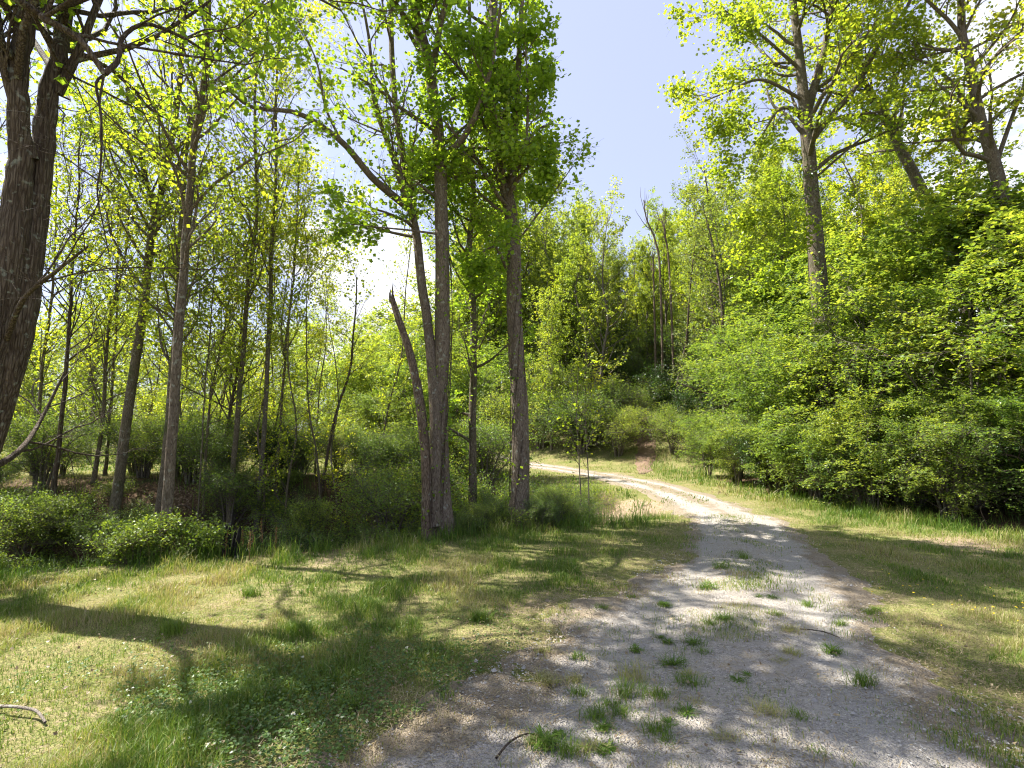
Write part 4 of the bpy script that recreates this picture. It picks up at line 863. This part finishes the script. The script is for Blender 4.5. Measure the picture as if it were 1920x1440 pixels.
for px, py, sz, kd, lb in WEEDS:
    sz = sz * 1.4
    x, y = gpt(px, py); z0 = hz(x, y) + .022; a = Acc()
    if kd == 1: rosette(a, x, y, z0, int(16 + sz * 120), sz * .5, .004); add_blade_tuft(a, x, y, 90, sz * .4, .0035, 1.1, z0)
    elif kd == 0: add_blade_tuft(a, x, y, int(60 + 420 * sz), sz * .58, .0035, .8, z0, .22)
    else: add_blade_tuft(a, x, y, 110, sz * .6, .0035, 1.2, z0, .66)
    tag(a.build('weed_tuft', M['grass'], None, (x, y, z0)), lb or 'small scrap of weed growing in the gravel', 'weed', 'weeds growing in the gravel' if lb else 'small scraps of weed in the gravel')
for px, py, sz in ((322, 1190, .16), (470, 1118, .13), (900, 1165, .13), (700, 1140, .12), (560, 1190, .14), (660, 1330, .12)):
    x, y = gpt(px, py); a = Acc(); z0 = hz(x, y); add_blade_tuft(a, x, y, 260, sz, .004, .5, z0, .18 if px != 322 else .3)
    tag(a.build('grass_tuft', M['grass'], None, (x, y, z0)), 'taller grass tuft standing out of the mown lawn', 'grass tuft', 'taller tufts in the lawn')
# clover heads and buttercups
k = 0
for i in range(0, len(cx_), max(1, len(cx_) // 11)):
    x, y, z = cx_[i], cy_[i], cz_[i] + .015; th = np.linspace(0, 6.28, 22); ph = np.arccos(1 - 2 * (np.arange(22) + .5) / 22); gth = np.arange(22) * 2.4
    pos = np.stack([x + .006 * np.cos(gth) * np.sin(ph), y + .006 * np.sin(gth) * np.sin(ph), z + .006 * np.cos(ph)], -1); a = Acc()
    leaves(a, pos, .009, R5, 'oval', .3, -.5)
    tag(a.build('clover_flower', M['flower_white'], None, (x, y, z)), 'small white clover flower head in the clover beside the gravel', 'flower', 'white clover flowers')
for i in range(34):
    x, y = R5.normal(4.1, .35), R5.normal(4.7, .55); z = hz(x, y) + .06; a = Acc(); leaves(a, np.tile([[x, y, z]], (5, 1)), .012, R5, 'wide', 1.5, 0)
    tag(a.build('buttercup', M['flower_yellow'], None, (x, y, z)), 'tiny yellow flower in the shaded verge beside the gravel', 'flower', 'yellow flowers in the verge')
def stick(name, label, cat, pts, r0, r1, mat, group=None, forks=()):
    c = catmull(np.asarray(pts, float), 18); P = c[:, :3].copy(); a = Acc()
    tubes(a, P[None], np.linspace(r0, r1, 18)[None], 8, .5, .06, R5)
    for f in forks: cc = catmull(np.asarray(f, float), 10); tubes(a, cc[None, :, :3], np.linspace(r1 * 1.6, r1 * .5, 10)[None], 6)
    return tag(a.build(name, M[mat], None, tuple(P[0]), True), label, cat, group)
def gl(pts): return [(*gpt(px, py), h) for px, py, h in pts]
def lie(pts): return [(x, y, hz(x, y) + h) for (x, y, h) in gl(pts)]
stick('fallen_stick', 'pale barkless stick lying in the shaded grass', 'stick', lie([(-30, 1338, .03), (20, 1344, .05), (55, 1350, .05), (70, 1352, .045), (84, 1366, .02)]), .009, .007, 'dead')
stick('fallen_twig', 'dark stick lying at the lower edge of the gravel', 'stick', lie([(930, 1436, .03), (955, 1412, .04), (985, 1398, .05), (1010, 1392, .03)]), .006, .003, 'bark_dark')
stick('fallen_twig', 'short dark twig on the gravel amid the withered tufts', 'stick', lie([(1500, 1188, .03), (1540, 1194, .04), (1575, 1204, .03)]), .005, .003, 'bark_dark')
for i, (p, lb) in enumerate((([(1790, 985, .02), (1800, 955, .30), (1835, 935, .42), (1880, 940, .34), (1900, 950, .12)], 'bleached dead branch arching the highest at the foot of the thicket'),
                             ([(1810, 985, .02), (1806, 962, .24), (1790, 952, .30), (1772, 962, .12)], 'bleached dead branch curving back towards the trunks at the foot of the thicket'),
                             ([(1850, 985, .02), (1846, 960, .26), (1860, 940, .36), (1862, 925, .5)], 'upright bleached dead branch at the foot of the thicket'))):
    x, y = gpt(p[0][0], p[0][1]); pts = [(x + (q[0] - p[0][0]) / 960 * y, y + .05 * j, hz(x, y) + q[2]) for j, q in enumerate(p)]
    stick('dead_branch', lb, 'branch', pts, .008, .004, 'snag', 'dead branches at the foot of the thicket')
for i in range(16):
    x = -9.2 + .5 * i + R5.uniform(-.3, .3); y = float(np.interp(x, [-14, -7.5, -3.5, -1], [6.6, 7.6, 8.9, 10.2])) + R5.uniform(-.8, 1.9); a_ = R5.uniform(-.7, .7); L = R5.uniform(.7, 1.7)
    pts = [(x + L * t * math.cos(a_), y + L * t * math.sin(a_), hz(x + L * t * math.cos(a_), y + L * t * math.sin(a_)) + .05 + h) for t, h in ((0, 0), (.3, R5.uniform(.05, .3)), (.65, R5.uniform(.1, .5)), (1, R5.uniform(0, .4)))]
    m_ = pts[2]; stick('fallen_branch', 'x', 'branch', pts, R5.uniform(.014, .035), .008, 'snag' if i % 2 else 'bark_dark', 'fallen branches in the ditch', forks=([(*m_,), (m_[0] + .2, m_[1] + .1, m_[2] + .25), (m_[0] + .3, m_[1] + .1, m_[2] + .5)],))
# charred stump with rusty dock heads
x, y = gpt(432, 1046); z0 = hz(x, y)
rt = root('charred_stump', (x, y, z0), 'black charred stump split into upright splinters beside rust-coloured weeds', 'stump')
a = Acc()
for k in range(6):
    dx, dy, h = R5.normal(0, .07), R5.normal(0, .05), R5.uniform(.18, .42); P = np.array([[x + dx, y + dy, z0 - .08], [x + dx * 1.1, y + dy, z0 + h * .5], [x + dx * 1.2 + .01, y + dy, z0 + h], [x + dx * 1.2 + .012, y + dy, z0 + h + .03]])
    tubes(a, P[None], np.array([[.034, .030, .020, .004]]), 7, .5, .12, R5)
a.build('trunk', M['charred'], rt, (x, y, z0), True)
for k in range(6):
    xx, yy = x + R5.uniform(-.15, .55), y + R5.uniform(-.2, .25); zz = hz(xx, yy); h = R5.uniform(.25, .5); a = Acc()
    P = np.array([[xx, yy, zz - .03], [xx + .01, yy, zz + h * .5], [xx + R5.normal(0, .03), yy, zz + h]]); tubes(a, P[None], np.array([[.004, .003, .002]]), 5)
    t_ = R5.uniform(.45, 1, 60)[:, None]; pos = P[0] * (1 - t_) + P[2] * t_ + R5.normal(0, .008, (60, 3)); leaves(a, pos, .014, R5, 'wide', .1, .2)
    tag(a.build('dock_seedhead', M['rust'], None, (xx, yy, zz)), 'rust-coloured dried seed stalk standing beside the charred stump', 'weed', 'rusty seed stalks by the charred stump')
# old stump at the culvert
x, y = gpt(1100, 978); z0 = hz(x, y); a = Acc()
P = np.array([[x, y, z0 - .15], [x, y, z0 + .05], [x + .01, y, z0 + .22], [x + .02, y, z0 + .30]]); tubes(a, P[None], np.array([[.16, .13, .12, .07]]), 14, .5, .14, R5)
tag(a.build('old_stump', M['bark_dark'], None, (x, y, z0), True), 'dark rotten stump between the sapling pair by the culvert', 'stump')
# bare dead trees against the sky on the rise
for i, (pp, lb) in enumerate((([(1240, 640, 27), (1238, 520, 27), (1228, 450, 27), (1212, 410, 27), (1207, 375, 27)], 'bare dead tree with a hooked tip against the open sky'),
                              ([(1262, 640, 27), (1256, 520, 27), (1247, 440, 27), (1240, 410, 27)], 'thin bare dead tree next to the hooked one'), ([(1228, 640, 28), (1226, 540, 28), (1224, 470, 28)], 'short dead pole close beside the hooked dead tree'))):
    st_, b_ = based(stem(pp, (.075, .025))); rt = root('dead_tree', b_, lb, 'dead tree', 'bare dead trees on the rise'); a = Acc(); c = catmull(np.array(st_), 24); tubes(a, c[None, :, :3], c[None, :, 3], 8, .5, .04, R5)
    a.build('trunk', M['snag'], rt, b_, True); a = Acc(); P0, D0, t, rp = spawn(c[None, :, :3], c[None, :, 3], 7, .5, .95, .6, R5); B, RR = shoots(P0, D0, R5.uniform(.6, 1.6, len(t)), np.clip(rp, .01, .03), 6, .14, .15, R5); tubes(a, B, RR, 5)
    a.build('branches', M['snag'], rt, b_, True)
# creepers on trunks
def creeper(label, st, n, r_out, seed, z0, z1, leafm='shrub', sz=.05):
    g = np.random.default_rng(seed); c = catmull(np.asarray(st, float), 60); m = (c[:, 2] > z0) & (c[:, 2] < z1); c = c[m]; L = len(c)
    a = Acc(); 
    for j in range(3):
        th = g.uniform(0, 6.28) + np.linspace(0, g.uniform(1, 4), L); P = c[:, :3] + np.stack([np.cos(th), np.sin(th), 0 * th], -1) * (c[:, 3:4] + .012); tubes(a, P[None], np.full((1, L), .007), 5)
    i = g.integers(0, L, n); th = g.uniform(0, 6.28, n); rr = c[i, 3] + np.abs(g.normal(0, r_out, n)); pos = c[i, :3] + np.stack([np.cos(th) * rr, np.sin(th) * rr, g.uniform(-.15, .15, n)], -1)
    k = vnoise(pos[:, 2] * 2, th * .7, 1, seed) > .42; leaves(lf, pos[k], sz, g, 'wide', .4, .7) if False else None
    rt = root('creeper', tuple(c[0, :3]), label, 'creeper', 'creepers climbing the poplar trunks'); a.build('stem', M['bark_dark'], rt, tuple(c[0, :3]))
    b = Acc(); leaves(b, pos[k], sz, g, 'wide', .4, .7); b.build('foliage', M[leafm], rt, tuple(c[0, :3]))
creeper('leafy creeper climbing the stout poplar nearest to the gravel', c5, 520, .07, 61, .1, 4.6, 'poplar', .06)
creeper('leafy creeper climbing the pale trunk of the forked poplar', c2, 520, .08, 62, .1, 4.6, 'poplar', .06)
creeper('leafy creeper covering the slim poplar between the thick trunks', c4, 700, .09, 63, .0, 5.2, 'poplar', .06)
creeper('sparse creeper on the lower half of the broken snag', s1, 130, .05, 64, .1, 2.4, 'poplar', .05)
creeper('dense creeper wrapped round the tall poplar above the thicket', f1, 900, .12, 65, 3.5, 8.5, 'thicket', .08)

# ------------------------------------------------------------------ labels: what tells the members of a group apart
ONES = 'first second third fourth fifth sixth seventh eighth ninth tenth eleventh twelfth thirteenth fourteenth fifteenth sixteenth seventeenth eighteenth nineteenth'.split()
ORDW = ONES[:] + [w for t, te in (('twenty', 'twentieth'), ('thirty', 'thirtieth'), ('forty', 'fortieth'), ('fifty', 'fiftieth'), ('sixty', 'sixtieth'), ('seventy', 'seventieth'), ('eighty', 'eightieth'), ('ninety', 'ninetieth')) for w in [te] + [t + '-' + o for o in ONES[:9]]]
def members(g): return [o for o in S.objects if o.parent is None and o.get('group') == g]
def bearing(o): return o.location.x / max(o.location.y, .5)
def relabel(g, fmt, key=bearing, rev=False):
    for k, o in enumerate(sorted(members(g), key=key, reverse=rev)):
        o['label'] = fmt.format(ORDW[k] if k < len(ORDW) else 'last')
arc = members(GA); front = [o for o in arc if o.location.x < float(thicket_edge(o.location.y)) + 2.2]
for k, o in enumerate(sorted(front, key=lambda o: -o.location.y)): o['label'] = 'roadside arching shrub of the thicket, ' + ORDW[k] + ' counted from the bend'
for k, o in enumerate(sorted([o for o in arc if o not in front], key=bearing)): o['label'] = 'arching shrub inside the thicket, ' + ORDW[k] + ' counted from the bend end'
relabel('leafy bushes in the ditch', 'leafy bush in the ditch, {} counted from the twin trunk towards the road')
relabel('low bushes at the foot of the thicket', 'low bush at the foot of the thicket, {} counted from the bend', lambda o: -o.location.y)
relabel('brambles on the lip of the ditch', 'pale bramble on the ditch lip, {} counted from the twin trunk')
relabel('sunlit bushes behind the snag', 'sunlit rounded bush behind the snag, {} counted towards the poplars')
relabel('dark bushes at the foot of the rise', 'dark bush at the foot of the rise, {} counted from the field side')
relabel('thin saplings beyond the ditch', 'whip-thin sapling beyond the ditch, {} counted from the twin trunk')
relabel('young trees at the near field edge', 'young tree between ditch and field, {} counted from the twin trunk')  # the first is the unseen tree added for dappled shade
relabel('rounded trees at the field corner', 'rounded tree where the field meets the rise, {} counted from the field')
relabel('tall lime trees behind the poplars', 'tall lime green tree behind the poplars, {} counted from the snag')
relabel('tall trees behind the thicket', 'tall tree rising behind the thicket, {} counted from the bend')
relabel('low sprays at the foot of the thicket', 'low arching spray at the foot of the thicket, {} counted from the bend', lambda o: -o.location.y)
relabel('small scraps of weed in the gravel', 'small scrap of weed in the gravel, {} counted from the lawn side')
relabel('taller tufts in the lawn', 'tall grass tuft in the mown lawn, {} counted towards the gravel')
relabel('rusty seed stalks by the charred stump', 'rusty dried seed stalk beside the charred stump, {} counted towards the snag')
relabel('white clover flowers', 'small white clover head beside the gravel, {} counted from the stick')
relabel('undergrowth bushes on the wooded rise', 'undergrowth bush on the wooded rise, {} counted from the stout poplar')
relabel('nearer row of trees across the field', 'tree in the nearer row across the field, {} counted from the twin trunk')
relabel('low bushes on the far bank of the ditch', 'low bush on the far bank of the ditch, {} counted from the twin trunk')
relabel('yellow flowers in the verge', 'tiny yellow flower in the verge grass, {} counted from the gravel')
relabel('fallen branches in the ditch', 'dark fallen branch tangled in the ditch, {} counted from the twin trunk')
relabel('bushes along the far field edge', 'bush along the far field edge, {} counted from the twin trunk')
relabel('trees along the far field edge', 'tree along the far field edge, {} counted from the twin trunk')
zones = {}
for o in members(GT):
    look = 'slim bare-stemmed woodland tree' if any(ch.data.materials[0] == M['spring'] for ch in o.children) else 'bushy woodland tree'
    b = o.location.x / o.location.y
    zones.setdefault((look, 'between the stout poplar and the dead trees' if b < .24 else 'beside the dead trees' if b < .36 else 'behind the bright thicket'), []).append(o)
for (look, zone), os_ in zones.items():
    for k, o in enumerate(sorted(os_, key=bearing)): o['label'] = look + ' ' + zone + ', ' + ORDW[k] + ' counted across'
